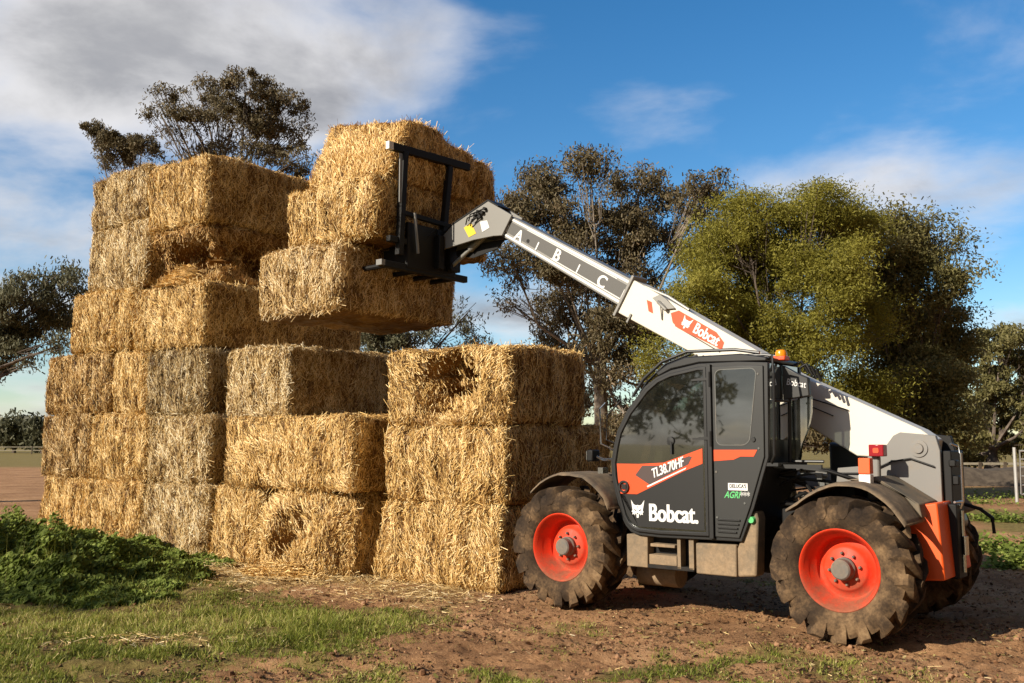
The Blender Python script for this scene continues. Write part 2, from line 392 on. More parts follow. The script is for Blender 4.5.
def strawy(X, Y):
    vx = (X - MC.x) * NR.x + (Y - MC.y) * NR.y; ux = (X - MC.x) * FW.x + (Y - MC.y) * FW.y
    d = np.abs(vx - 1.3) / 0.75
    s = np.exp(-d ** 2) * np.clip((ux - 3.6) / 0.8, 0, 1) * (0.55 + 0.65 * np.exp(-((ux - 7.2) / 1.4) ** 2))
    P = np.stack([X, Y, np.zeros_like(X)], 1)
    s = s + 0.65 * np.exp(-((X + 3.2) / 0.9) ** 2 - ((Y - 8.35) / 0.22) ** 2)
    return np.clip(s + 0.35 * fbm(P + 70, 2.4, 3) * (s > 0.05), 0, 1)
gm = np_mesh('ground', np.stack([gx, gy, gz], 1), np.stack([ii, ii + 1, ii + nx + 1, ii + nx], 1), True,
             {'green': ('POINT', grassy(gx, gy)), 'strawy': ('POINT', strawy(gx, gy))})
def ground_mat():
    m, t, b = mat_new('red_soil')
    pos = t.add('ShaderNodeNewGeometry').outputs['Position']
    a = t.noise(pos, 0.7, 6, 0.6); c = t.noise(pos, 9, 6, 0.7); e = t.noise(pos, 48, 6, 0.8)
    k = t.math('ADD', t.math('MULTIPLY', a, 0.34), t.math('ADD', t.math('MULTIPLY', c, 0.34), t.math('MULTIPLY', e, 0.32)))
    soil = t.ramp(k, [(0.34, (0.10, 0.050, 0.024)), (0.43, (0.27, 0.140, 0.066)), (0.52, (0.42, 0.230, 0.112)), (0.64, (0.56, 0.345, 0.19))])
    gcol = t.ramp(t.math('ADD', t.math('MULTIPLY', c, 0.6), t.math('MULTIPLY', e, 0.4)), [(0.38, (0.07, 0.065, 0.018)), (0.52, (0.17, 0.165, 0.042)), (0.66, (0.33, 0.29, 0.10))])
    g = t.add('ShaderNodeAttribute', attribute_name='green').outputs['Fac']
    gf = t.math('ADD', g, t.math('MULTIPLY', t.math('SUBTRACT', c, 0.5), 1.1))
    gf = t.add('ShaderNodeMapRange', inp={0: gf, 1: 0.30, 2: 0.62, 3: 0.0, 4: 0.72}).outputs[0]
    s_ = t.add('ShaderNodeAttribute', attribute_name='strawy').outputs['Fac']
    sf = t.math('ADD', s_, t.math('MULTIPLY', t.math('SUBTRACT', e, 0.5), 1.0))
    sf = t.add('ShaderNodeMapRange', inp={0: sf, 1: 0.35, 2: 0.75, 3: 0.0, 4: 0.9}).outputs[0]
    col = t.mix(gf, soil, gcol)
    col = t.mix(sf, col, t.ramp(e, [(0.35, (0.22, 0.13, 0.05)), (0.65, (0.55, 0.38, 0.16))]))
    t.l.new(col, b.inputs['Base Color']); b.inputs['Roughness'].default_value = 0.95; b.inputs['Specular IOR Level'].default_value = 0.15
    bp = t.add('ShaderNodeBump', inp={'Strength': 1.0, 'Distance': 0.035, 'Height': t.math('ADD', c, t.math('MULTIPLY', e, 0.7))})
    t.l.new(bp.outputs[0], b.inputs['Normal']); return m
ground = link_mesh('ground', gm, ground_mat()); tag(ground, kind='structure')

def hill(name, x0, x1, y, h, seed, col):
    n = 120; X = np.linspace(x0, x1, n); P = np.stack([X, np.full(n, seed * 9.0), np.zeros(n)], 1)
    Z = h * (0.6 + 0.5 * fbm(P, 0.006, 4)) * np.clip(np.sin(np.linspace(0, math.pi, n)) * 2, 0, 1)
    V = np.concatenate([np.stack([X, np.full(n, y), np.full(n, -1.0)], 1), np.stack([X, np.full(n, y + 60.0), np.maximum(Z, 0.2)], 1), np.stack([X, np.full(n, y + 200.0), np.full(n, -1.0)], 1)])
    i = np.arange(n - 1); Fq = np.concatenate([np.stack([i, i + 1, n + i + 1, n + i], 1), np.stack([n + i, n + i + 1, 2 * n + i + 1, 2 * n + i], 1)])
    m, t, b = mat_new(name); b.inputs['Base Color'].default_value = (*col, 1); b.inputs['Roughness'].default_value = 1
    t.l.new(t.ramp(t.noise(t.add('ShaderNodeTexCoord').outputs['Object'], 0.05, 6), [(0.4, tuple(c * .6 for c in col)), (0.6, col)]), b.inputs['Base Color'])
    tag(link_mesh(name, np_mesh(name, V, Fq, True), m), kind='structure')
hill('hills', -1400, 1500, 1300, 26, 3, (0.045, 0.055, 0.05))

# ------------------------------------------------------------------ straw bales
def quads_on(Pc, D, Wd, L, Wt, tone):
    """thin straws or leaves: centre, direction, width direction, length, width"""
    a = D * (L / 2)[:, None]; b = Wd * (Wt / 2)[:, None]
    V = np.stack([Pc - a - b, Pc + a - b, Pc + a + b, Pc - a + b], 1).reshape(-1, 3)
    Fq = np.arange(len(V)).reshape(-1, 4)
    return V, Fq, tone
def unit(a): return a / np.maximum(np.linalg.norm(a, axis=1, keepdims=True), 1e-9)

def bale(label, u0, u1, vf, L, z0, z1, tint=(1, 1, 1), seed=0, dents=(), warp=None, yaw=0.0, dens=1500, rag=1.0, tone=0.56,
         group='straw bales stacked in the wall', back=True, flute=1.0, roll=0.0, name='straw_bale'):
    r_ = np.random.default_rng(1000 + seed)
    U, H = u1 - u0 - .035, z1 - z0 - .012; hu, hv = U / 2, L / 2
    rad = 0.095
    def surf(P, n):
        """P on the box, n face normal; gives displaced rounded point and its normal"""
        inner = np.stack([np.clip(P[:, 0], -hu + rad, hu - rad), np.clip(P[:, 1], -hv + rad, hv - rad), np.clip(P[:, 2], rad, H - rad)], 1)
        d = P - inner; nn = unit(d); Q = inner + nn * rad
        S = Q + seed * 3.7
        disp = 0.036 * fbm(S, 2.0, 3) * rag + 0.026 * fbm(S * np.array([1.5, 1.5, .6]) + 8, 7.0, 4)
        endw = np.clip(np.abs(nn[:, 1]) * 1.5 - 0.4, 0, 1)
        k = max(3, round(U / 0.26))
        ph = Q[:, 0] / U * k * math.pi + 0.35 * fbm(S, 1.7, 2)
        disp = disp - 0.045 * flute * endw * (1 - np.abs(np.sin(ph)) ** 0.5)
        sidew = np.clip(np.abs(nn[:, 0]) * 1.5 - 0.4, 0, 1)
        disp = disp - 0.018 * sidew * (1 - np.abs(np.sin(Q[:, 1] / 0.30 * math.pi + 0.5 * fbm(S, 1.3, 2))) ** 0.4)
        bulge = 0.022 * (1 - (2 * Q[:, 2] / H - 1) ** 2); disp = disp + bulge * (np.abs(nn[:, 2]) < 0.6)
        Q = Q + nn * disp[:, None]
        for (cx, cy, cz, rx, ry, rz, dx, dy, dz) in dents:
            g = np.exp(-(((Q[:, 0] - cx) / rx) ** 2 + ((Q[:, 1] - cy) / ry) ** 2 + ((Q[:, 2] - cz) / rz) ** 2) ** 1.5)
            g = g * (1 + 0.45 * fbm(Q + 3, 5.0, 3) + 0.35 * fbm(Q + 9, 12.0, 2))
            Q = Q + g[:, None] * np.array([dx, dy, dz])
        if warp: Q = warp(Q, hu, hv, H)
        return Q, nn
    Vs, Fs, T = [], [], []; off = 0
    faces = [(0, -1), (0, 1), (1, 1), (1, -1), (2, 1), (2, -1)]
    st = 0.055
    for ax, sg in faces:
        if ax == 0: a, b, n = np.linspace(-hv, hv, int(L / st) + 2), np.linspace(0, H, int(H / st) + 2), (sg, 0, 0)
        elif ax == 1: a, b, n = np.linspace(-hu, hu, int(U / st) + 2), np.linspace(0, H, int(H / st) + 2), (0, sg, 0)
        else: a, b, n = np.linspace(-hu, hu, int(U / st) + 2), np.linspace(-hv, hv, int(L / st) + 2), (0, 0, sg)
        A, B = np.meshgrid(a, b); A = A.ravel(); B = B.ravel(); o = np.ones_like(A)
        P = np.stack([o * hu * sg, A, B], 1) if ax == 0 else np.stack([A, o * hv * sg, B], 1) if ax == 1 else np.stack([A, B, o * (H if sg > 0 else 0)], 1)
        Q, _ = surf(P, n); Vs.append(Q)
        na, nb = len(a), len(b); i = (np.arange(nb - 1)[:, None] * na + np.arange(na - 1)[None]).ravel()
        fq = np.stack([i, i + 1, i + na + 1, i + na], 1)
        Fs.append(off + fq); T.append(np.full(len(fq), tone - 0.30)); off += len(Q)
    # straws
    areas = {(0, -1): L * H, (1, 1): U * H, (2, 1): U * L, (0, 1): L * H * 0.4, (1, -1): U * H * (0.3 if back else 0)}
    for (ax, sg), A_ in areas.items():
        k = int(A_ * dens * 1.7 * (1.55 if (ax, sg) == (1, 1) else 1.0))
        if k < 1: continue
        r1, r2 = r_.uniform(-1, 1, k), r_.uniform(-1, 1, k)
        if ax == 0: P = np.stack([np.full(k, hu * sg), r1 * hv, (r2 + 1) / 2 * H], 1); ta, tb = np.array([0, 1, 0]), np.array([0, 0, 1])
        elif ax == 1: P = np.stack([r1 * hu, np.full(k, hv * sg), (r2 + 1) / 2 * H], 1); ta, tb = np.array([1, 0, 0]), np.array([0, 0, 1])
        else: P = np.stack([r1 * hu, r2 * hv, np.full(k, H)], 1); ta, tb = np.array([1, 0, 0]), np.array([0, 1, 0])
        Q, nn = surf(P, None)
        if ax == 1: th = math.pi / 2 + 0.9 * fbm(Q + 50, 2.5, 2) + r_.normal(0, 0.5, k)      # hang mostly upright on the cut ends
        elif ax == 0: th = r_.normal(math.pi / 2, 0.7, k)
        else: th = r_.uniform(0, math.pi, k)
        D = np.cos(th)[:, None] * ta + np.sin(th)[:, None] * tb
        D = D - nn * np.sum(D * nn, 1)[:, None]
        lift = np.abs(r_.normal(0, 0.15, k)) * (1.25 if ax == 1 else .55 if (ax, sg) == (0, -1) else 1)
        D = unit(unit(D) + nn * lift[:, None])
        Wd = unit(np.cross(D, unit(nn + (0.3 if (ax, sg) == (0, -1) else 0.8) * r_.normal(0, 1, (k, 3)))))
        Ln = r_.gamma(4, 0.020, k).clip(0.03, 0.24); Wt = r_.uniform(0.0035, 0.0095, k)
        C = Q + nn * (0.002 + np.abs(r_.normal(0, 0.010, k)))[:, None] + D * (Ln * lift * 0.5)[:, None]
        tn = (tone + 0.08 + r_.normal(0, 0.26, k) + 0.22 * fbm(Q + 90, 4.5, 3)).clip(0, 1)
        v, f, tt = quads_on(C, D, Wd, Ln, Wt, tn); Vs.append(v); Fs.append(f + off); T.append(tt); off += len(v)
    # ragged fringe along the visible edges
    k = int(520 * rag)
    e = r_.integers(0, 4, k); s = r_.uniform(-1, 1, k)
    P = np.zeros((k, 3)); O = np.zeros((k, 3))
    for j in range(4):
        q = e == j
        if j == 0: P[q] = np.stack([s[q] * hu, np.full(q.sum(), hv), np.full(q.sum(), H)], 1); O[q] = (0, .7, .5)
        if j == 1: P[q] = np.stack([s[q] * hu, np.full(q.sum(), hv), np.full(q.sum(), 0.0)], 1); O[q] = (0, .5, -.9)
        if j == 2: P[q] = np.stack([np.full(q.sum(), -hu), np.full(q.sum(), hv), (s[q] + 1) / 2 * H], 1); O[q] = (-.6, .5, -.2)
        if j == 3: P[q] = np.stack([np.full(q.sum(), -hu), s[q] * hv, np.full(q.sum(), H)], 1); O[q] = (-.5, 0, .5)
    Q, nn = surf(P, None)
    D = unit(O + r_.normal(0, 0.55, (k, 3))); Ln = r_.gamma(4, 0.022, k).clip(0.04, 0.24); Wt = r_.uniform(0.0035, 0.008, k)
    Wd = unit(np.cross(D, r_.normal(0, 1, (k, 3))))
    v, f, tt = quads_on(Q + D * (Ln * 0.3)[:, None], D, Wd, Ln, Wt, (tone + 0.15 + r_.normal(0, 0.18, k)).clip(0, 1))
    Vs.append(v); Fs.append(f + off); T.append(tt); off += len(v)
    V = np.concatenate(Vs); Fq = np.concatenate(Fs); T = np.concatenate(T)
    me = np_mesh(name, V, Fq, False, {'tone': ('FACE', T)})
    o = link_mesh(name, me, M['straw']); o.color = (*tint, 1)
    yaw = yaw or r_.uniform(-1.6, 1.6); vf = vf + r_.uniform(-.05, .03)
    o.location = mw((u0 + u1) / 2, vf - L / 2, z0)
    o.rotation_euler = (0, roll, RZ + R(yaw)) if roll else (0, 0, RZ + R(yaw))
    tag(o, label, 'straw bale', group)
    return o

GOLD = (1.07, 0.965, 0.78); GREY = (0.82, 0.82, 0.86); WARM = (1.07, 0.955, 0.76); PALE = (1.0, .99, 1.02)
def slump(Q, hu, hv, H):      # spreads at the foot
    Q = Q.copy(); k = (1 - Q[:, 2] / H).clip(0, 1) ** 2; Q[:, 1] += 0.10 * k * (Q[:, 1] > 0); Q[:, 0] += 0.05 * k * np.sign(Q[:, 0]); return Q
def burst(Q, hu, hv, H):      # strings gone: the end swells and rounds off
    Q = slump(Q, hu, hv, H); x = (Q[:, 0] / hu).clip(-1, 1); z = (2 * Q[:, 2] / H - 1).clip(-1, 1); f = (Q[:, 1] / hv).clip(0, 1)
    Q[:, 1] -= f * .30 * (np.abs(x) ** 3 + .8 * np.clip(z, 0, 1) ** 3) - f * .10; return Q
# right-hand pile beside the front wheel
bale('golden bale on the ground nearest the front wheel, bottom of the right pile', 4.00, 5.98, .72, 2.4, -.02, .95, GOLD, 1, warp=slump)
bale('golden bale in the middle of the right pile, behind the front mudguard', 3.97, 5.90, .70, 2.3, .95, 1.88, GOLD, 2)
bale('bale with a hollow torn in its end, top of the right pile', 3.93, 5.84, .70, 1.62, 1.88, 2.82, GOLD, 3,
     dents=[(-.02, .81, .56, .40, .42, .33, 0, -.85, 0.02), (.22, .81, .25, .22, .3, .2, 0, -.35, 0)], flute=.5)
# middle of the wall
bale('wide golden bale lying lengthways under the pale bale with the shaded side', 6.14, 8.86, .98, 1.35, 1.05, 2.02, WARM, 4, flute=.35)
bale('torn bale with frayed open end on the ground left of the right pile', 6.28, 8.05, 1.06, 1.7, -.02, 1.03, GOLD, 5, warp=burst, rag=2.4,
     dents=[(-.05, .85, .62, .30, .3, .22, 0, -.36, -.05), (.15, .85, .3, .16, .3, .3, 0, -.18, 0)])
bale('narrow golden bottom bale between the torn bale and the pale bottom bale', 8.08, 9.20, .96, 2.0, -.02, 1.05, GOLD, 6, warp=slump)
bale('pale bale with a long shaded side, alone on the wide golden bale', 7.62, 9.04, .88, 2.4, 2.02, 3.02, PALE, 7, tone=.6)
# left column, bottom to top
bale('pale bottom bale above the straw litter at the end of the weeds', 9.24, 10.92, 1.0, 2.2, .0, 1.06, PALE, 8, tone=.56, warp=slump)
bale('greyish gold bale directly below the greyest bale of the wall', 9.34, 10.94, 1.0, 2.3, 1.06, 2.09, PALE, 9)
bale('greyest weathered bale, third from the ground beside the pale bale', 9.42, 11.02, 1.0, 2.4, 2.09, 3.10, GREY, 10, tone=.5)
bale('golden bottom bale half hidden by the dark green weeds', 10.98, 12.86, 1.0, 2.2, .0, 1.06, WARM, 11, warp=slump)
bale('bright golden bale second from the ground, next to the brown edge bale', 11.0, 12.70, 1.0, 2.2, 1.06, 2.13, GOLD, 12, rag=1.3)
bale('narrow golden bale wedged left of the greyest bale', 11.06, 12.12, .97, 2.2, 2.13, 3.16, GOLD, 13)
bale('outermost bottom bale at the left edge of the wall, flared at its foot', 12.84, 14.36, 1.0, 2.2, .0, 1.08, WARM, 14, warp=slump, rag=1.3)
bale('brownish bale at the left edge of the wall, second from the ground', 12.74, 14.46, 1.0, 2.2, 1.08, 2.17, (.94, .86, .78), 15, tone=.46)
bale('brownish bale at the left edge of the wall, third from the ground', 12.16, 14.30, 1.0, 2.2, 2.17, 3.20, (.98, .88, .76), 16, tone=.47)
bale('golden bale of the fourth layer with its shaded side behind the lifted bales', 9.52, 11.52, 1.0, 3.2, 3.12, 4.12, GOLD, 17)
bale('golden bale of the fourth layer overhanging the left edge', 11.56, 13.42, 1.02, 2.2, 3.20, 4.22, GOLD, 18, rag=1.3)
bale('sagging torn bale with a dark hollow under the top right bale', 9.66, 11.16, .92, 2.7, 4.12, 5.06, (.92, .78, .62), 19, rag=1.8,
     dents=[(-.15, 1.35, .40, .80, .6, .30, 0, -.95, 0), (-.70, .55, .45, .5, .75, .28, .45, 0, 0), (-.7, -.5, .35, .3, .3, .18, .4, 0, 0)])
bale('upright grey gold bale at the left edge of the fifth layer', 11.22, 13.02, 1.02, 2.2, 4.22, 5.33, PALE, 20, rag=1.2)
bale('top bale of the wall with a long shaded side, right one of two', 9.60, 11.20, 1.02, 2.6, 5.04, 6.12, GOLD, 21)
bale('rounded top bale at the left corner of the wall', 11.26, 13.10, 1.0, 2.2, 5.33, 6.26, PALE, 22, rag=1.3, tone=.48)
# load on the forks
LG = 'straw bales on the forks'
bale('lowest lifted bale, pale fluted end, hanging speared below the forks', 6.20, 7.86, 1.25, 2.25, 3.34, 4.24, (1.0, .95, .92), 23, group=LG, flute=1.6, tone=.58)
bale('middle lifted bale, resting on the lowest one against the fork frame', 5.77, 7.48, 1.14, 2.3, 4.27, 5.08, GOLD, 24, group=LG, flute=1.3)
def lean(Q, hu, hv, H):
    Q = Q.copy(); k = (Q[:, 2] / H).clip(0, 1.2); Q[:, 1] -= 0.42 * k * (Q[:, 1] / hv).clip(0, 1)
    Q[:, 2] -= 0.20 * k * (-Q[:, 1] / hv).clip(0, 1); Q[:, 2] += 0.24 * k * np.clip(Q[:, 0] / hu * .5 + .3, 0, 1); return Q
bale('topmost lifted bale with a bright slanting straw top', 5.72, 7.34, .92, 1.75, 5.06, 5.93, (1.10, .98, .78), 25, group=LG, warp=lean, rag=1.9, flute=.3, tone=.60)
def wedge(Q, hu, hv, H):
    Q = Q.copy(); Q[:, 2] -= 0.10 * (Q[:, 2] / H) * (-Q[:, 1] / hv).clip(0, 1); return Q
bale('small broken bale piece at the far end of the lifted load', 5.70, 7.0, -.80, .44, 5.04, 5.70, WARM, 26, group=LG, warp=wedge, rag=1.2, flute=.2)

def straw_heap(name, label, cat, cen, rx, ry, h, n, seed, kind=None, parent=None):
    r_ = np.random.default_rng(seed)
    a = r_.uniform(0, 2 * math.pi, n); q = np.sqrt(r_.uniform(0, 1, n))
    x = q * np.cos(a) * rx; y = q * np.sin(a) * ry; z = h * (1 - q ** 2) * r_.uniform(0.25, 1, n)
    C = np.stack([x, y, z], 1); D = unit(np.stack([r_.normal(0, 1, n), r_.normal(0, 1, n), r_.normal(0, .3, n)], 1))
    Wd = unit(np.cross(D, r_.normal(0, 1, (n, 3)))); V, Fq, T = quads_on(C, D, Wd, r_.gamma(5, .026, n), r_.uniform(.005, .012, n), (.6 + r_.normal(0, .2, n)).clip(0, 1))
    # body of the heap
    k = 24; rr = np.linspace(0, 1, 8); th = np.linspace(0, 2 * math.pi, k, endpoint=False)
    RR, TH = np.meshgrid(rr, th, indexing='ij'); bx = (RR * np.cos(TH) * rx * .95).ravel(); by = (RR * np.sin(TH) * ry * .95).ravel()
    P = np.stack([bx, by, np.zeros_like(bx)], 1); bz = h * .8 * (1 - RR.ravel() ** 2) * (1 + .3 * fbm(P + seed, 6, 2))
    i = np.array([(a_ * k + b_, a_ * k + (b_ + 1) % k, (a_ + 1) * k + (b_ + 1) % k, (a_ + 1) * k + b_) for a_ in range(7) for b_ in range(k)])
    V2 = np.stack([bx, by, bz], 1)
    me = np_mesh(name, np.concatenate([V, V2]), np.concatenate([Fq, i + len(V)]), False, {'tone': ('FACE', np.concatenate([T, np.full(len(i), .42)]))})
    o = link_mesh(name, me, M['straw']); o.location = cen; o.rotation_euler = (0, 0, RZ); o.color = (*GOLD, 1)
    tag(o, label, cat, None, kind); return o
straw_heap('straw_heap', 'loose straw fallen in front of the torn bottom bale', 'straw heap', mw(7.1, 1.28, 0), .75, .34, .16, 3600, 52)
straw_heap('straw_heap', 'rounded heap of loose straw inside the dark hollow of the torn bale', 'straw heap', mw(10.45, .72, 4.10), .52, .36, .40, 2600, 51)

# ------------------------------------------------------------------ telehandler
TH = empty('telehandler', MC, RZ)
tag(TH, 'muddy white, charcoal and orange telehandler with raised boom lifting straw bales', 'telehandler')

def text(s, size, mat, parent, name, u, v, w, ang=0.0, off=0.012, xs=1.0, shear=0.0, depth=0.0008, bold=0.0):
    cu = bpy.data.curves.new(name, 'FONT'); cu.body = s; cu.size = size; cu.offset = off * size; cu.extrude = depth; cu.shear = shear
    cu.align_x = 'CENTER'; cu.align_y = 'CENTER'
    o = bpy.data.objects.new(name, cu); COL.objects.link(o)
    dg = bpy.context.evaluated_depsgraph_get(); me = bpy.data.meshes.new_from_object(o.evaluated_get(dg))
    bpy.data.objects.remove(o); me.name = name
    if bold:
        bm = bmesh.new()
        for k in (-1, -.33, .33, 1):
            m2 = me.copy(); m2.transform(Matrix.Translation((k * bold * size, 0, .0004 * k))); bm.from_mesh(m2); bpy.data.meshes.remove(m2)
        bm.to_mesh(me); bm.free()
    X = Vector((-math.cos(ang), 0, math.sin(ang))); Y = Vector((math.sin(ang), 0, math.cos(ang))); Z = Vector((0, 1, 0))
    A = Matrix((X * xs, Y, Z)).transposed().to_4x4(); A.translation = Vector((u, v, w))
    me.transform(A); me.materials.clear()
    return link_mesh(name, me, mat, parent)

def smooth_poly(pts, n=5, closed=True):
    """Catmull-Rom through the points"""
    out_ = []; m = len(pts)
    for i in range(m if closed else m - 1):
        p0, p1, p2, p3 = [Vector(pts[(i + k) % m]) if closed else Vector(pts[min(max(i + k, 0), m - 1)]) for k in (-1, 0, 1, 2)]
        for k in range(n):
            t = k / n
            q = 0.5 * ((2 * p1) + (p2 - p0) * t + (2 * p0 - 5 * p1 + 4 * p2 - p3) * t * t + (3 * p1 - p0 - 3 * p2 + p3) * t ** 3)
            out_.append((q.x, q.y))
    if not closed: out_.append(tuple(pts[-1]))
    return out_
def inset(poly, d):
    n = len(poly); A = sum(poly[i][0] * poly[(i + 1) % n][1] - poly[(i + 1) % n][0] * poly[i][1] for i in range(n)); sg = 1 if A > 0 else -1
    o = []
    for i in range(n):
        p0, p1, p2 = Vector(poly[i - 1]), Vector(poly[i]), Vector(poly[(i + 1) % n])
        a = (p1 - p0).normalized(); b = (p2 - p1).normalized(); t = (a + b).normalized()
        nrm = Vector((-t.y, t.x)) * sg; c = max(0.5, nrm.dot(Vector((-b.y, b.x)) * sg)); q = p1 + nrm * d / c
        o.append((q.x, q.y))
    return o

# --- wheels
def make_wheel(u, v, w, side, steer=0.0, Rt=0.612, name='wheel'):
    """side=+1 faces the camera side; the dish and hub are the part, tyre and hub cap its sub-parts"""
    wid = 0.43; o_ = side
    # rim: flange, deep barrel, centre disc
    b = MB(); yo = wid / 2 - 0.045
    prof = [(0.345, yo + .000), (0.352, yo + .012), (0.340, yo + .022), (0.326, yo + .012), (0.318, yo - .020), (0.298, yo - .045), (0.296, yo - .075), (0.274, yo - .100),
            (0.268, yo - .19), (0.250, yo - .205), (0.215, yo - .195), (0.190, yo - .155), (0.172, yo - .135), (0.0, yo - .135)]
    b.lathe([(r, o_ * y) for r, y in prof], 56)
    b.lathe([(0.30, o_ * (yo - .09)), (0.30, -o_ * (yo - 0.03)), (0.35, -o_ * yo)], 40)
    rim = b.build('wheel', M['rim'], TH, ang=50); rim.location = (u, v, w); rim.rotation_euler = (0, R(random.uniform(0, 60)), R(steer))
    h = MB(); y0 = yo - .134
    h.lathe([(0.098, o_ * y0), (0.098, o_ * (y0 + .035)), (0.086, o_ * (y0 + .05)), (0.084, o_ * (y0 + .11)), (0.072, o_ * (y0 + .122)), (0.0, o_ * (y0 + .124))], 32)
    h.build('hub', M['hub'], rim)
    for k in range(8):
        a = 2 * math.pi * k / 8 + .2; n = MB()
        n.lathe([(0.015, o_ * (y0 - .002)), (0.015, o_ * (y0 + .022)), (0.008, o_ * (y0 + .035)), (0.0, o_ * (y0 + .035))], 6, (0.132 * math.cos(a), 0, 0.132 * math.sin(a)))
        n.build('wheel_nut', M['hub'], rim, smooth=False)
    # tyre
    t = MB(); h2 = wid / 2; c = Rt - 0.062
    half = [(0.335, h2 - .050), (0.350, h2 - .022), (0.385, h2 - .004), (0.43, h2 + .012), (0.475, h2 + .012), (0.515, h2 - .004), (0.545, h2 - .020), (c - .004, h2 - .055), (c, h2 - .12)]
    prof = half + [(c + .004, 0)] + [(r, -y) for r, y in reversed(half)]
    t.lathe(prof, 72)
    nl = 17
    for k in range(nl):
        for s in (1, -1):
            a0 = 2 * math.pi * (k + (0.5 if s < 0 else 0)) / nl
            sect = []
            for (y, da, ri, ro, wd) in ((0.0 - s * .02, 0.14, c - .02, Rt, .040), (h2 * .55, 0.02, c - .02, Rt, .048), (h2 - .022, -0.10, c - .03, Rt - .004, .060), (h2 + .014, -0.15, c - .08, Rt - .035, .056), (h2 + .018, -0.17, c - .115, Rt - .080, .036)):
                a = a0 + da * 1.15; y *= s; jit = random.uniform(-.006, .006)
                aw = wd / Rt
                sect.append([((ro + jit) * math.cos(a - aw * .8), y, (ro + jit) * math.sin(a - aw * .8)), ((ro + jit) * math.cos(a + aw * .8), y, (ro + jit) * math.sin(a + aw * .8)),
                             (ri * math.cos(a + aw), y, ri * math.sin(a + aw)), (ri * math.cos(a - aw), y, ri * math.sin(a - aw))])
            V = [p for q in sect for p in q]; f = [(4 * i + j, 4 * i + (j + 1) % 4, 4 * i + 4 + (j + 1) % 4, 4 * i + 4 + j) for i in range(4) for j in range(4)]
            f += [(0, 1, 2, 3), (19, 18, 17, 16)]; t.raw(V, f)
    ty = t.build('tyre', M['tyre'], rim, bevel=0.008, ang=40)
    # mud pushed out of shape
    return rim
def roughen(o, sc, amp, bead=False):
    me = o.data; n = len(me.vertices); co = np.empty(n * 3, np.float32); me.vertices.foreach_get('co', co); co = co.reshape(-1, 3)
    if bead: amp = amp * np.clip((np.hypot(co[:, 0], co[:, 2]) - .36) / .08, 0, 1)[:, None]
    co += np.stack([fbm(co + 3, sc, 3), fbm(co + 13, sc, 3), fbm(co + 23, sc, 3)], 1) * amp
    me.vertices.foreach_set('co', co.ravel()); me.update()
for (u, v, s, st) in ((0, .915, 1, 0), (2.88, .915, 1, 0), (0, -.915, -1, 0), (2.88, -.915, -1, 0)):
    wheel = make_wheel(u, v, .605, s, st)
    for ch in wheel.children:
        if ch.name.startswith('tyre'): roughen(ch, 7, 0.015, True); roughen(ch, 30, 0.005, True)

# --- chassis
b = MB()
b.prism([(3.3, .50), (3.3, .78), (2.55, .95), (0.45, .95), (-.35, 1.0), (-.35, .55), (.5, .42), (2.4, .42)], -.30, .30)
b.build('chassis', M['clutter'], TH, bevel=.012)
for u in (0, 2.88):
    a = MB(); a.tube([(u, -.75, .605), (u, -.3, .60), (u, .3, .60), (u, .75, .605)], [.10, .085, .085, .10], 14)
    a.lathe([(0.0, -.17), (.16, -.14), (.17, 0), (.16, .14), (0, .17)], 20, (u, 0, .58)); a.build('axle', M['clutter'], TH)
b = MB(); b.tube([(1.9, .35, .33), (2.35, .35, .33)], [.13, .13], 16); b.build('gearbox', M['mud'], TH)

# --- cab
CAB = [(0.665, 1.543), (0.649, 2.404), (0.95, 2.425), (1.347, 2.428), (1.652, 2.379), (1.82, 2.315), (1.948, 2.233), (2.161, 1.999), (2.283, 1.79), (2.321, 1.649), (2.359, 1.477), (2.35, 1.33), (2.315, 1.178), (2.236, 0.923), (2.19, .845), (2.133, 0.791), (2.05, .765),
       (1.805, 0.755), (1.312, 0.764), (0.949, 0.768), (0.818, 1.081)]
DOOR = [(1.26, .80), (1.26, 2.39), (1.347, 2.395), (1.652, 2.345), (1.80, 2.29), (1.925, 2.20), (2.13, 1.975), (2.248, 1.78), (2.287, 1.645), (2.322, 1.477), (2.315, 1.33), (2.28, 1.19), (2.205, .945), (2.17, .875), (2.11, .825), (2.04, .80), (1.8, .79)]
SEC = MB()
cabf = MB()
ci = inset(CAB, .045)
cabf.ring(CAB, ci, .15, .20)
cabf.ring(CAB, ci, .885, .935)
cab = cabf.build('cab_frame', M['black'], TH, bevel=.006)
# door: frame ring, big glass, hinges, handle
di = inset(DOOR, .036)
d = MB(); d.ring(DOOR, di, .935, .965); door = d.build('door', M['black'], TH, bevel=.007)
g = MB(); g.prism(inset(DOOR, .033), .944, .950); g.build('door_glass', M['glass'], door)
for z in (2.27, 1.71):
    h = MB(); h.prism([(1.215, z - .012), (1.215, z + .014), (1.33, z + .014), (1.41, z + .004), (1.41, z - .01)], .966, .976); h.tube([(1.22, .972, z - .07), (1.22, .972, z + .07)], .013, 8); h.build('hinge', M['black'], door)
h = MB(); h.lathe([(0.0, .01), (.038, .008), (.042, 0)], 20, (1.655, .957, 1.688)); h.box(1.635, 1.652, .955, .975, 1.56, 1.68); h.build('latch', M['black'], door)
h = MB(); h.ring([(2.19 + .058 * math.cos(a * math.pi / 12), 1.235 + .062 * math.sin(a * math.pi / 12)) for a in range(24)], [(2.19 + .040 * math.cos(a * math.pi / 12), 1.235 + .043 * math.sin(a * math.pi / 12)) for a in range(24)], .952, .975)
h.box(2.165, 2.215, .953, .966, 1.21, 1.26); h.build('door_handle', M['black'], door)
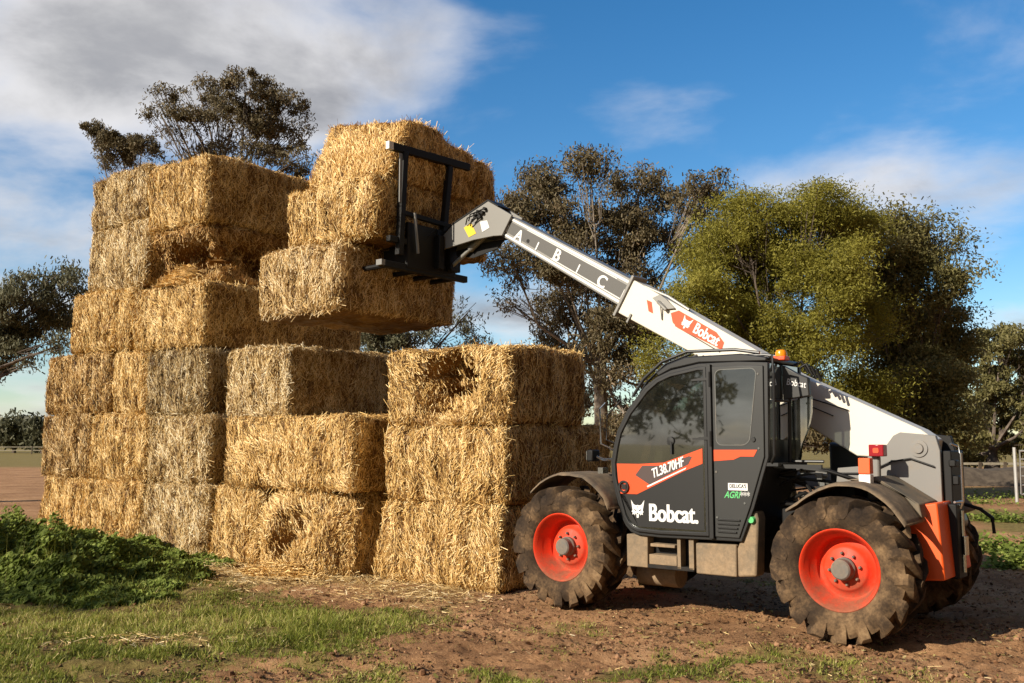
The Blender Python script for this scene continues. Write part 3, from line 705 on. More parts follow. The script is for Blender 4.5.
dc = MB(); dc.prism([(2.262, 1.30), (2.25, 1.17), (2.05, 1.16), (1.52, 1.40), (1.315, 1.475), (1.315, .85), (2.03, .85), (2.09, .87), (2.13, .91), (2.17, .98), (2.235, 1.17)], .9505, .9511); dc.build('lower_panel', M['black'], door)
# decals on the door
y_ = .9515
dc = MB(); dc.prism([(2.275, 1.462), (2.02, 1.462), (1.74, 1.478), (1.32, 1.618), (1.32, 1.475), (1.52, 1.40), (2.045, 1.165), (2.235, 1.165), (2.262, 1.30)], y_, y_ + .002); dc.build('stripe', M['decal'], door)
dc = MB(); dc.prism([(2.06, 1.352), (1.98, 1.445), (1.73, 1.452), (1.46, 1.545), (1.43, 1.535), (1.47, 1.465), (1.55, 1.43), (1.90, 1.262)], y_ + .003, y_ + .004); dc.build('stripe', M['decalgrey'], door)
text('TL38.70HF', .125, M['whitesticker'], door, 'lettering', 1.70, y_ + .006, 1.425, R(20), .012, .66, .35, bold=.022)
dc = MB(); dc.prism([(1.93, 1.248), (1.92, 1.236), (1.50, 1.42), (1.49, 1.437)], y_ + .003, y_ + .005); dc.build('stripe', M['whitesticker'], door)
text('Bobcat.', .235, M['whitesticker'], door, 'lettering', 1.645, y_ + .001, .985, 0, .014, .76, bold=.03)
# cat head emblem
def P_(x, z): return (2.04 - x, 1.01 + z)
cat = [(-.075, .10), (-.045, .055), (-.02, .045), (.0, .05), (.02, .045), (.045, .055), (.078, .10), (.066, .035), (.058, -.0), (.068, -.018), (.055, -.024), (.060, -.045), (.038, -.040), (.030, -.052), (.020, -.030), (.014, -.040),
       (.010, -.075), (-.012, -.075), (-.014, -.040), (-.022, -.030), (-.034, -.052), (-.040, -.040), (-.062, -.045), (-.056, -.024), (-.070, -.018), (-.058, .0), (-.064, .035)]
e = MB(); e.prism([P_(*p) for p in cat], y_, y_ + .0015); e.build('emblem', M['whitesticker'], door)
e = MB()
e.prism([P_(*p) for p in [(-.042, .012), (-.015, -.002), (-.016, -.010), (-.034, -.004)]], y_ + .003, y_ + .0035)
e.prism([P_(*p) for p in [(.040, .012), (.015, -.002), (.016, -.010), (.034, -.004)]], y_ + .003, y_ + .0035)
e.prism([P_(*p) for p in [(-.010, -.028), (.010, -.028), (.0, -.045)]], y_ + .003, y_ + .0035)
e.prism([P_(*p) for p in [(-.002, .040), (.003, .040), (.0, .008)]], y_ + .003, y_ + .0035)
e.build('emblem', M['black'], door)
# rear side panel
RP = [(1.205, .80), (1.205, 2.395), (.69, 2.375), (.70, 1.545), (.85, 1.09), (.965, .80)]
p = MB(); p.prism(RP, .918, .952); panel = p.build('side_panel', M['dark'], TH, bevel=.006)
def rrect(x0, x1, z0, z1, r, n=5):
    o = []
    for cx, cz, a0 in ((x1 - r, z1 - r, 0), (x0 + r, z1 - r, 90), (x0 + r, z0 + r, 180), (x1 - r, z0 + r, 270)):
        o += [(cx + r * math.cos(R(a0 + 90 * k / n)), cz + r * math.sin(R(a0 + 90 * k / n))) for k in range(n + 1)]
    return o
wn = rrect(.755, 1.175, 1.645, 2.360, .06); wn = [(x + (.09 * (1 - (z - 1.665) / .25) if (x < .9 and z < 1.9) else 0), z) for x, z in wn]
p = MB(); p.ring(wn, inset(wn, .008), .9525, .9565); sl = p.build('window_seal', M['hub'], panel)
p = MB(); p.prism(inset(wn, .008), .953, .955); p.build('window', M['glass'], panel)
p = MB(); p.lathe([(0, .012), (.02, .012), (.024, 0)], 16, (.80, .953, 1.70)); p.build('latch', M['black'], panel)
p = MB(); p.prism([(1.20, 1.605), (.765, 1.607), (.80, 1.545), (.93, 1.545), (1.0, 1.515), (1.20, 1.50)], .9535, .9555); p.build('stripe', M['decal'], panel)
p = MB(); p.prism([(1.062, 1.235), (1.062, 1.30), (.868, 1.30), (.868, 1.235)], .9535, .955); p.build('sticker', M['whitesticker'], panel)
text("DELUCA'S", .048, M['black'], panel, 'lettering', .965, .957, 1.272, 0, .015, .78)
text('AGRI', .085, M['green'], panel, 'lettering', 1.025, .9545, 1.19, 0, .02, .80, .35)
text('***', .095, M['whitesticker'], panel, 'lettering', .895, .9545, 1.185, 0, .0, .8)
for bx_, bz_ in ((.74, 2.30), (.75, 1.62), (1.18, 1.40), (.90, 1.12), (1.18, .98)):
    p = MB(); p.lathe([(0, .006), (.010, .006), (.012, 0)], 8, (bx_, .952, bz_)); p.build('bolt', M['hub'], panel)
for k in range(4):
    z = .845 + .037 * k; p = MB(); p.prism([(1.175, z), (1.175, z + .014), (.985 - .012 * k, z + .014), (.985 - .012 * k, z)], .953, .968); p.build('vent_slat', M['black'], panel)
# pillar
p = MB(); p.box(1.21, 1.255, .918, .975, .78, 2.41); p.build('pillar', M['black'], TH, bevel=.004)
# roof, windscreen, floor, back
p = MB()
roof = [(0.66, 2.412), (1.347, 2.432), (1.652, 2.385), (1.80, 2.32), (1.83, 2.36), (1.70, 2.44), (1.50, 2.50), (.92, 2.50), (.66, 2.455)]
p.prism(roof, .17, .93); rf = p.build('roof', M['black'], TH, bevel=.015)
for k in range(5):
    y = .25 + k * .14; p = MB(); p.tube([(1.50, y, 2.535), (1.78, y, 2.45), (1.98, y, 2.29), (2.08, y, 2.17)], .012, 8); p.build('guard_bar', M['black'], rf)
p = MB()
for y in (.20, .88): p.tube([(.75, y, 2.50), (1.0, y, 2.545), (1.50, y, 2.555), (1.78, y, 2.47), (1.99, y, 2.31), (2.12, y, 2.14)], .016, 8)
p.build('guard_rail', M['black'], rf)
for k in range(4):
    p = MB(); p.box(1.28 + .0 * k, 1.50, .30 + .15 * k, .36 + .15 * k, 2.503, 2.512); p.build('roof_stripe', M['whitesticker'], rf)
ws = [q for q in CAB if q[0] > 1.6 and q[1] > 1.30]; wsi = [(x - .02, z - .008) for x, z in ws]
p = MB()
n = len(wsi); V = [(x, y, z) for y in (.205, .88) for x, z in wsi]; p.raw(V, [(i, i + 1, n + i + 1, n + i) for i in range(n - 1)]); p.build('windscreen', M['glass'], TH)
p = MB(); p.prism([(.97, .77), (2.13, .80), (2.2, .86), (.95, .86)], .19, .90)
p.prism([(2.31, 1.17), (2.23, .92), (2.17, .85), (2.13, .88), (2.20, .95), (2.27, 1.18)], .205, .88); p.build('cab_floor', M['black'], TH)
p = MB(); p.prism([(.665, 1.545), (.66, 1.70), (.70, 1.70), (.72, 1.55), (.97, .86), (.93, .80), (.82, 1.08)], .205, .88); p.build('cab_back', M['black'], TH)
p = MB(); p.raw([(.67, .21, 1.70), (.67, .88, 1.70), (.66, .88, 2.40), (.66, .21, 2.40)], [(0, 1, 2, 3)]); p.build('rear_window', M['glass'], TH)
p = MB(); p.raw([(.74, .175, 1.0), (2.2, .175, 1.0), (2.2, .175, 1.7), (1.7, .175, 2.3), (.7, .175, 2.38)], [(0, 1, 2, 3, 4)]); p.build('side_window', M['glass'], TH)
# seat and controls
p = MB(); p.box(1.02, 1.50, .34, .78, 1.12, 1.24); p.prism([(.92, 1.20), (1.06, 1.20), (.98, 1.85), (.86, 1.83)], .36, .76); p.box(1.08, 1.44, .42, .70, .86, 1.12)
seat = p.build('seat', M['clutter'], TH, bevel=.03)
p = MB(); p.tube([(1.93, .56, .86), (1.85, .56, 1.35), (1.76, .56, 1.56)], .03, 10)
p.tube([(1.76 + .17 * math.sin(a) * .55, .56 + .17 * math.cos(a), 1.58 - .17 * math.sin(a) * .8) for a in [2 * math.pi * k / 20 for k in range(21)]], .014, 8, False)
p.build('steering_wheel', M['clutter'], TH)
p = MB(); p.prism([(2.22, 1.0), (2.26, 1.36), (2.05, 1.42), (1.98, 1.0)], .24, .85); p.build('dashboard', M['clutter'], TH, bevel=.02)
# --- under-cab boxes
p = MB(); p.prism([(2.205, .45), (2.205, .765), (1.965, .765), (1.965, .45)], .25, .90); p.build('step_box', M['mud'], TH, bevel=.01)
p = MB(); p.box(1.46, 1.965, .25, .78, .45, .765); p.box(1.46, 1.965, .60, .90, .45, .49); bx = p.build('step_recess', M['clutter'], TH, bevel=.006)
p = MB(); p.prism([(1.93, .66), (1.93, .69), (1.66, .69), (1.66, .66)], .62, .905); p.prism([(1.945, .49), (1.945, .585), (1.64, .585), (1.64, .49)], .70, .905); p.build('step', M['mud'], bx, bevel=.005)
p = MB(); p.box(1.46, 1.51, .80, .90, .47, .765); p.box(1.60, 1.635, .80, .90, .47, .765); p.build('bracket', M['mud'], bx)
p = MB(); p.prism([(1.435, .44), (1.435, .725), (1.02, .735), (1.02, .44)], .25, .905); p.build('battery_box', M['mud'], TH, bevel=.012)
p = MB(); p.prism([(1.015, .44), (1.015, .70), (.87, 1.04), (.82, 1.05), (.80, .98), (.83, .46)], .72, .90); ft = p.build('fuel_tank', M['mud'], TH, bevel=.02)
p = MB(); p.lathe([(.0, .035), (.028, .035), (.036, .0)], 18, (.855, .90, .97)); p.build('filler_cap', M['green'], ft)

# --- engine area, hoses and rear frame behind the cab
p = MB(); p.prism([(.62, .95), (.62, 1.68), (.25, 1.62), (-.30, 1.50), (-.45, 1.30), (-.55, .9), (-.4, .6), (.5, .6)], -.95, -.42); p.build('engine_cover', M['dark'], TH, bevel=.03)
p = MB(); p.box(-.35, .62, -.40, .36, .70, 1.00); p.build('rear_frame', M['clutter'], TH, bevel=.02)
random.seed(3)
for k in range(11):
    y = random.uniform(.24, .62); z = random.uniform(1.0, 1.40); z2 = random.uniform(1.0, 1.45)
    p = MB(); p.tube([(.72, y, z), (.5, y + random.uniform(-.1, .1), z + random.uniform(-.08, .1)), (.25, y + random.uniform(-.1, .1), z2), (-.05, y - .08, z2 - .1)], random.uniform(.010, .022), 8)
    p.build('hose', M['clutter'], TH)
for (x, y, z) in ((.50, .50, 1.42), (.38, .35, 1.30), (.30, .62, 1.38), (.56, .40, 1.18)):
    p = MB(); p.tube([(x - .05, y, z), (x + .05, y + .02, z + .01)], .03, 6); p.box(x - .02, x + .03, y - .04, y + .05, z - .04, z + .02); p.build('valve', M['hub'], TH, bevel=.004)
p = MB(); p.box(.58, .70, .25, .93, 1.46, 1.49); p.box(.22, .66, .80, .84, 1.44, 1.475); p.build('bracket', M['black'], TH)
p = MB(); p.box(.15, .62, .40, .80, .72, 1.08); p.build('engine_block', M['clutter'], TH, bevel=.02)
# towers either side of the boom
TW = [(0.322, 1.434), (.10, 1.455), (-0.051, 1.515), (-.10, 1.60), (-0.20, 1.735), (-.26, 1.765), (-0.566, 1.735), (-0.60, 1.60), (-0.60, 1.13), (-0.50, 0.90), (0.33, .95), (.34, 1.30)]
for y0, y1 in ((.10, .16), (-.40, -.34)):
    p = MB(); p.prism(TW, y0, y1); tw = p.build('boom_tower', M['grey'] if y0 > 0 else M['clutter'], TH, bevel=.006)
    s = 1 if y0 > 0 else -1; yy = y1 if s > 0 else y0
    p = MB(); p.lathe([(.0, s * .03), (.042, s * .03), (.05, 0)], 24, (-.42, yy, 1.62)); p.lathe([(.078, 0), (.078, s * .012), (.0, s * .014)], 24, (-.42, yy, 1.62)); p.build('pivot_pin', M['grey'], tw)
p = MB(); p.tube([(.30, .175, 1.385), (.05, .18, 1.39), (-.18, .18, 1.50), (-.35, .18, 1.53), (-.55, .18, 1.46)], .008, 6); p.build('cable', M['clutter'], TH)
p = MB()
for x, z in ((-.02, 1.28), (.07, 1.28), (-.08, 1.22), (-.06, 1.32)): p.lathe([(.0, .02), (.016, .02), (.018, 0)], 10, (x, .16, z))
p.build('bolt', M['chrome'], TH)
# orange counterweight
p = MB(); p.prism([(-.30, 1.00), (-.43, 1.13), (-.66, 1.165), (-.70, .52), (-.42, .50), (-.30, .72)], .02, .56)
p.prism([(-.30, 1.00), (-.43, 1.10), (-.62, 1.10), (-.68, .54), (-.42, .50), (-.30, .72)], -.40, .02); cw = p.build('counterweight', M['orange'], TH, bevel=.015)
p = MB(); p.box(-.735, -.66, -.02, .24, .50, 1.14); p.build('tow_hitch', M['clutter'], TH, bevel=.01)
p = MB(); p.tube([(-.76, .11, .70), (-.76, .11, .86)], .028, 12); p.tube([(-.745, .11, .55), (-.745, .11, 1.08)], .016, 10); p.build('hitch_pin', M['chrome'], TH)
p = MB(); p.tube([(-.735, .12, 1.10), (-.76, .12, 1.16), (-.76, .12, 1.58), (-.735, .12, 1.64), (-.70, .20, 1.66)], .011, 8); p.tube([(-.735, .30, 1.16), (-.76, .14, 1.16)], .011, 8); p.build('handrail', M['chrome'], TH)
p = MB(); p.box(-.68, -.61, -.30, .12, 1.12, 1.60); p.box(-.73, -.66, -.02, .10, 1.30, 1.38); p.box(-.72, -.66, .02, .14, 1.46, 1.52); p.build('rear_bracket', M['clutter'], TH, bevel=.01)
p = MB(); p.tube([(-.60, -.55, 1.10), (-.74, -.55, 1.06), (-.84, -.56, .98), (-.85, -.56, .84)], .018, 8); p.build('hose', M['clutter'], TH)
# tail lamp on its post and red/white marker
p = MB(); p.prism([(-.045, 1.16), (-.16, 1.17), (-.165, 1.56), (-.06, 1.56)], .40, .47); ps = p.build('lamp_post', M['grey'], TH, bevel=.02)
p = MB(); p.box(-.225, -.095, .42, .53, 1.55, 1.655); lm = p.build('tail_lamp', M['redlens'], TH, bevel=.008)
p = MB(); p.prism(rrect(-.185, -.135, 1.58, 1.625, .01, 2), .531, .536); p.build('lens', M['decal'], lm)
for v0, z0, z1, mt in ((.78, 1.405, 1.54, 'orange'), (.78, 1.30, 1.40, 'whitesticker')):
    p = MB(); p.box(-.215, -.115, v0, v0 + .09, z0, z1); p.build('marker_block', M[mt], TH, bevel=.006)
# mudguards
def guard(pts, name='mudguard', v0=.72, v1=1.13, lip=.03):
    pts = smooth_poly(pts, 4, False); n = len(pts); p = MB()
    cx = sum(x for x, z in pts) / n
    V = []
    for (dz, y) in ((0, v0), (.0, v1 - .05), (-.012, v1), (-lip, v1 + .006), (-lip - .004, v1 - .006), (-.03, v1 - .02), (-.02, v0)):
        V += [(x * (1) + (cx - x) * (-dz) * .5, y, z + dz) for x, z in pts]
    m = 7; f = [(j * n + i, j * n + i + 1, ((j + 1) % m) * n + i + 1, ((j + 1) % m) * n + i) for j in range(m) for i in range(n - 1)]
    f += [tuple(j * n for j in range(m)), tuple(j * n + n - 1 for j in range(m - 1, -1, -1))]
    p.raw(V, f); o = p.build(name, M['guard'], TH, ang=60); roughen(o, 9, .007); return o
FG = [(3.24, 1.17), (3.18, 1.225), (3.08, 1.29), (2.88, 1.365), (2.58, 1.345), (2.36, 1.19), (2.27, 1.04)]
RG = [(.44, 1.10), (.345, 1.165), (.20, 1.265), (0.0, 1.335), (-.22, 1.325), (-.42, 1.205), (-.57, 1.03)]
guard(FG, v0=.55); guard(RG, v0=.30); guard(FG, v0=-1.12, v1=-.72); guard(RG, v0=-1.12, v1=-.72)
p = MB(); p.prism([(.40, 1.18), (.32, 1.28), (-.02, 1.30), (-.02, 1.0), (.36, 1.0)], .50, .70); p.build('guard_bracket', M['clutter'], TH)
# muddy rear inner guard running up to the tower
p = MB(); p.prism([(.05, 1.345), (-.22, 1.335), (-.44, 1.22), (-.58, 1.04), (-.56, 1.16), (-.20, 1.38)], .16, .72); p.build('guard_infill', M['mud'], TH, bevel=.01)

# --- boom
BO = [(2.65, 3.516), (1.171, 2.612), (.754, 2.352), (-.40, 1.79), (-.52, 1.70), (-.50, 1.58), (-.30, 1.52), (.19, 1.546), (.759, 1.895), (1.937, 2.643), (2.857, 3.155)]
p = MB(); p.prism(BO, -.27, 0.0); boom = p.build('boom', M['white'], TH, bevel=.012)
def along(a, b, t): return (a[0] + (b[0] - a[0]) * t, a[1] + (b[1] - a[1]) * t)
# collar plates at the mouth
bd = Vector((1.479, .906)).normalized(); bn = Vector((-bd.y, bd.x))
def bpt(o, s, t): q = Vector(o) + bd * s + bn * t; return (q.x, q.y)
cor = (2.75, 3.335)
p = MB(); p.prism([bpt(cor, -.012, -.26), bpt(cor, .022, -.26), bpt(cor, .022, .25), bpt(cor, -.012, .25)], -.29, .025); p.build('collar', M['steel'], boom, bevel=.004)
p = MB(); p.prism([bpt(cor, -.20, -.25), bpt(cor, -.175, -.25), bpt(cor, -.175, -.14), bpt(cor, -.20, -.14)], -.28, .018); p.build('collar', M['steel'], boom, bevel=.003)
# bracket with fittings on the outer boom
p = MB(); p.prism([(2.375, 3.27), (2.30, 3.19), (2.20, 3.13), (2.10, 3.13), (2.20, 3.24), (2.28, 3.30)], .002, .03); p.tube([(2.30, .03, 3.22), (2.24, .05, 3.17), (2.20, .04, 3.12)], .022, 8)
p.tube([(2.27, .04, 3.22), (2.27, .01, 3.02)], .008, 6); p.tube([(2.50, -.03, 3.42), (2.2, -.02, 3.275), (1.95, -.03, 3.105)], .018, 8); p.build('bracket', M['steel'], boom)
p = MB(); p.prism([(2.46, 3.26), (2.40, 3.23), (2.385, 3.10), (2.44, 3.13)], .002, .006); p.build('decal', M['decal'], boom)
p = MB(); p.prism([(2.16, 3.085), (2.06, 3.105), (1.62, 2.835), (1.535, 2.72), (1.565, 2.645), (2.08, 2.915), (2.14, 2.98)], .002, .005); dcl = p.build('decal', M['decal'], boom)
text('Bobcat', .165, M['whitesticker'], dcl, 'lettering', 1.735, .0065, 2.815, -math.atan2(.906, 1.479), .012, .72, bold=.024)
cs, sn = bd.x, bd.y
e = MB(); e.prism([(1.975 - x * cs - z * sn, 2.955 - x * sn + z * cs) for x, z in [(q[0] * .8, q[1] * .8) for q in cat]], .0055, .007); e.build('emblem', M['whitesticker'], dcl)
p = MB(); p.prism([bpt((1.58, 2.625), 0, 0), bpt((1.58, 2.625), .62, 0), bpt((1.58, 2.625), .62, -.012), bpt((1.58, 2.625), 0, -.012)], .002, .004); p.build('decal', M['decalgrey'], boom)
# hose shadowing bracket, hoses along the rear of the boom
p = MB(); p.tube([(.70, .015, 2.13), (.45, .02, 2.05), (.25, .015, 1.98)], .006, 6); p.tube([(.72, .012, 2.07), (.4, .012, 1.93)], .005, 6); p.build('cable', M['clutter'], boom)
# inner boom
IN_ = [(2.60, 3.475), (4.441, 4.521), (4.571, 4.269), (2.75, 3.165)]
p = MB(); p.prism(IN_, -.235, -.045); inner = p.build('inner_boom', M['steel'], TH, bevel=.010)
a1, a2 = (4.42, 4.50), (2.68, 3.502); b1, b2 = (4.55, 4.275), (2.80, 3.215)
def strip(t0, t1, y0, y1, mat, s0=0.0, s1=1.0, nm='trim'):
    q = [along(along(a1, b1, t0), along(a2, b2, t0), s0), along(along(a1, b1, t0), along(a2, b2, t0), s1), along(along(a1, b1, t1), along(a2, b2, t1), s1), along(along(a1, b1, t1), along(a2, b2, t1), s0)]
    p = MB(); p.prism(q, y0, y1); return p.build(nm, mat, inner)
strip(.04, .14, -.043, -.038, M['whitesticker'], nm='wear_rail'); strip(.17, .20, -.043, -.040, M['whitesticker'], .15, .9, nm='wear_rail')
strip(.86, .96, -.043, -.038, M['whitesticker'], nm='wear_rail'); strip(.78, .81, -.043, -.040, M['whitesticker'], .4, 1, nm='wear_rail')
strip(.22, .76, -.043, -.041, M['strip'], nm='marking_strip')
ba = -math.atan2(.906, 1.479) * 1.0
for ch, u, w in (('A', 4.313, 4.245), ('I', 4.03, 4.075), ('B', 3.727, 3.925), ('I', 3.42, 3.725), ('C', 3.085, 3.535), ('I', 4.50, 4.365), ('I', 2.80, 3.36)):
    text(ch, .20 if ch != 'I' else .15, M['whitesticker'], inner, 'lettering', u, -.038, w, ba, .012, .95, bold=.025 if ch != 'I' else .01)
p = MB(); p.lathe([(.0, .006), (.022, .006), (.022, 0)], 14, (4.17, -.041, 4.165)); p.build('hole', M['clutter'], inner)
# boom head
HD = [(5.723, 4.31), (5.661, 4.357), (5.403, 4.537), (4.788, 4.763), (4.398, 4.52), (4.558, 4.28), (4.703, 4.293), (5.032, 4.286), (5.542, 4.233), (5.69, 4.23)]
p = MB(); p.prism(HD, -.035, 0.0); p.prism(HD, -.25, -.215)
hd = p.build('boom_head', M['head'], TH, bevel=.006)
p = MB()
top = [(5.661, 4.357), (5.403, 4.537), (4.788, 4.763), (4.62, 4.66)]; tn = [(5.66, 4.378), (5.40, 4.556), (4.785, 4.783), (4.61, 4.672)]
p.prism(top + tn[::-1], -.25, .008); p.build('top_plate', M['clutter'], hd)
p = MB(); p.prism([(4.56, 4.275), (4.70, 4.288), (4.85, 4.285), (4.85, 4.45), (4.45, 4.45)], -.29, -.04); p.prism([(5.5, 4.16), (5.2, 4.10), (4.80, 4.17), (4.66, 4.28), (5.0, 4.28), (5.5, 4.23)], -.21, -.19); p.build('web', M['clutter'], hd)
p = MB(); p.lathe([(.0, .03), (.035, .03), (.048, .02), (.05, -.26), (0, -.26)], 20, (5.68, 0, 4.285)); p.build('head_pin', M['steel'], hd)
p = MB(); p.prism([(5.198, 4.471), (5.07, 4.518), (4.985, 4.366), (5.11, 4.331)], .002, .005); p.build('sticker', M['yellow'], hd)
p = MB(); p.prism([(4.92, 4.51), (4.80, 4.51), (4.76, 4.41), (4.88, 4.37)], .002, .005); p.build('sticker', M['whitesticker'], hd)
p = MB()
for q in [(4.98, 4.60), (4.93, 4.64), (4.86, 4.62), (4.90, 4.57), (4.82, 4.66)]:
    p.tube([(q[0], 0, q[1]), (q[0], .05, q[1])], .022, 8); p.tube([(q[0], .04, q[1]), (q[0] + .10, .07, q[1] - .03), (q[0] + .16, .03, q[1] - .10)], .009, 6)
p.build('fittings', M['clutter'], hd)
p = MB(); p.tube([(5.20, -.15, 4.22), (5.62, -.15, 3.98)], .028, 12); p.tube([(4.9, -.15, 4.40), (5.22, -.15, 4.21)], .048, 12); p.build('tilt_cylinder', M['steel'], TH)
# carriage and fork frame
p = MB()
p.hexa([(5.62, -.60, 5.45), (5.62, .90, 5.39), (5.70, .90, 5.39), (5.70, -.60, 5.45), (5.62, -.60, 5.55), (5.62, .90, 5.49), (5.70, .90, 5.49), (5.70, -.60, 5.55)])
for (yt, yb) in ((.66, .74), (-.20, -.03)):
    p.hexa([(5.60, yb - .042, 4.05), (5.60, yb + .042, 4.05), (5.68, yb + .042, 4.05), (5.68, yb - .042, 4.05), (5.61, yt - .042, 5.42), (5.61, yt + .042, 5.42), (5.69, yt + .042, 5.42), (5.69, yt - .042, 5.42)])
p.hexa([(5.60, -.30, 4.55), (5.60, .75, 4.58), (5.66, .75, 4.58), (5.66, -.30, 4.55), (5.60, -.30, 4.61), (5.60, .75, 4.64), (5.66, .75, 4.64), (5.66, -.30, 4.61)])
fr_ = p.build('fork_frame', M['clutter'], TH, bevel=.006)
p = MB(); p.box(5.62, 5.70, -.56, 1.05, 3.86, 3.95); p.box(5.62, 5.70, -.50, .92, 4.20, 4.28); p.box(5.61, 5.66, -.30, .62, 3.90, 4.50)
p.box(5.52, 5.64, -.24, -.12, 3.95, 4.40); p.box(5.52, 5.64, .02, .12, 3.95, 4.40); p.box(5.70, 6.16, -.50, .52, 4.00, 4.20); p.build('carriage_and_shade_block', M['clutter'], TH, bevel=.01)  # last box: black block added for the shade between the lifted bales
p = MB(); p.prism([(5.54, 4.40), (5.66, 4.34), (5.76, 4.28), (5.74, 4.20), (5.56, 3.96), (5.50, 3.98)], -.13, -.09); p.prism([(5.60, 4.40), (5.74, 4.34), (5.76, 4.20), (5.56, 3.96)], -.24, -.20); p.build('carriage_link', M['clutter'], TH)
p = MB(); p.tube([(5.56, .48, 4.10), (5.56, .55, 4.62)], .020, 10); p.build('clamp_cylinder', M['steel'], TH)
p = MB(); p.box(5.585, 5.60, .76, .80, 4.72, 5.36); p.build('edge_strip', M['steel'], TH)
p = MB(); p.box(5.60, 5.66, .90, .98, 5.38, 5.48); p.build('end_cap', M['whitesticker'], TH)
p = MB(); p.box(5.58, 5.68, 1.04, 1.10, 3.87, 3.94); p.build('side_bracket', M['steel'], TH)
p = MB(); p.tube([(5.57, .30, 4.35), (5.53, .20, 4.45), (5.58, .10, 4.40), (5.62, .02, 4.32)], .008, 6); p.tube([(5.50, -.05, 4.45), (5.60, .05, 4.5), (5.57, .12, 4.3)], .009, 6); p.build('hose', M['clutter'], TH)
for y in (-.45, -.1, .3, .85):
    p = MB(); p.tube([(5.66, y, 3.92), (6.5, y, 3.91), (7.2, y, 3.90), (7.35, y, 3.90)], [.035, .032, .02, .004], 8); p.build('tine', M['clutter'], TH)

# --- mirror, beacon, lamps
p = MB(); p.tube([(.66, .88, 2.44), (.60, .95, 2.46), (.58, .97, 2.30), (.60, .96, 1.56), (.64, .93, 1.49)], .013, 8); p.tube([(.60, .96, 2.05), (.52, .80, 2.05)], .012, 8); p.build('mirror_arm', M['black'], TH)
p = MB(); p.prism([(.60, 1.50), (.60, 2.06), (.40, 2.10), (.405, 1.95), (.44, 1.80), (.50, 1.66), (.545, 1.50)], .52, .56)
p.build('rear_side_glass', M['glass'], TH)
p = MB(); p.prism([(.655, 2.07), (.655, 2.40), (.50, 2.31), (.41, 2.27), (.40, 2.10)], .54, .60); hb = p.build('rear_hood', M['dark'], TH, bevel=.01)
text('Bobcat', .085, M['whitesticker'], hb, 'lettering', .52, .603, 2.22, -.2, .005, .8)
p = MB(); p.tube([(.62, .56, 1.48), (.61, .56, 2.10)], .018, 8); p.tube([(.60, .56, 1.50), (.30, .56, 1.50)], .014, 8); p.build('rear_pillar', M['black'], TH)
for k in range(4):
    p = MB(); p.tube([(.60 - .05 * k, .45 - .03 * k, 2.40 - .02 * k), (.54 - .05 * k, .42, 2.44 - .03 * k), (.48 - .04 * k, .40, 2.33 - .03 * k)], .014, 8); p.build('hose', M['clutter'], TH)
p = MB(); p.lathe([(0, 0), (.01, 0)], 8)
p = MB(); n = 20
V = [(.66 + r * math.cos(2 * math.pi * k / n), .60 + r * math.sin(2 * math.pi * k / n), z) for r, z in ((.052, 2.48), (.054, 2.515), (.042, 2.54), (.0, 2.545)) for k in range(n)]
p.raw(V, [(i * n + k, i * n + (k + 1) % n, (i + 1) * n + (k + 1) % n, (i + 1) * n + k) for i in range(3) for k in range(n)]); bc = p.build('beacon', M['amber'], TH)
p = MB(); p.box(.60, .72, .54, .66, 2.44, 2.483); p.build('beacon_base', M['decal'], bc, bevel=.01)
p = MB(); p.box(2.55, 2.63, .84, .98, 1.48, 1.60); hl = p.build('headlight', M['clutter'], TH, bevel=.015)
p = MB(); p.box(2.631, 2.64, .855, .965, 1.495, 1.585); p.build('lens', M['chrome'], hl)
p = MB(); p.tube([(2.42, .80, 1.50), (2.50, .86, 1.50), (2.56, .90, 1.53)], .014, 8); p.tube([(2.36, .88, 1.60), (2.46, .96, 1.66), (2.47, .96, 2.02), (2.42, .93, 2.08)], .011, 8); p.box(2.44, 2.50, .86, .96, 1.36, 1.42); p.build('lamp_bracket', M['chrome'], TH)
p = MB(); p.tube([(2.33, .86, 1.66), (2.43, .90, 1.70), (2.42, .90, 1.95), (2.25, .9, 2.10)], .009, 6); p.build('grab_rail', M['black'], TH)
p = MB(); p.tube([(1.95, .1, 2.28), (2.55, .0, 2.33)], .012, 6); p.tube([(1.95, .1, 2.22), (2.45, .02, 2.26)], .012, 6); p.build('wiper', M['black'], TH)

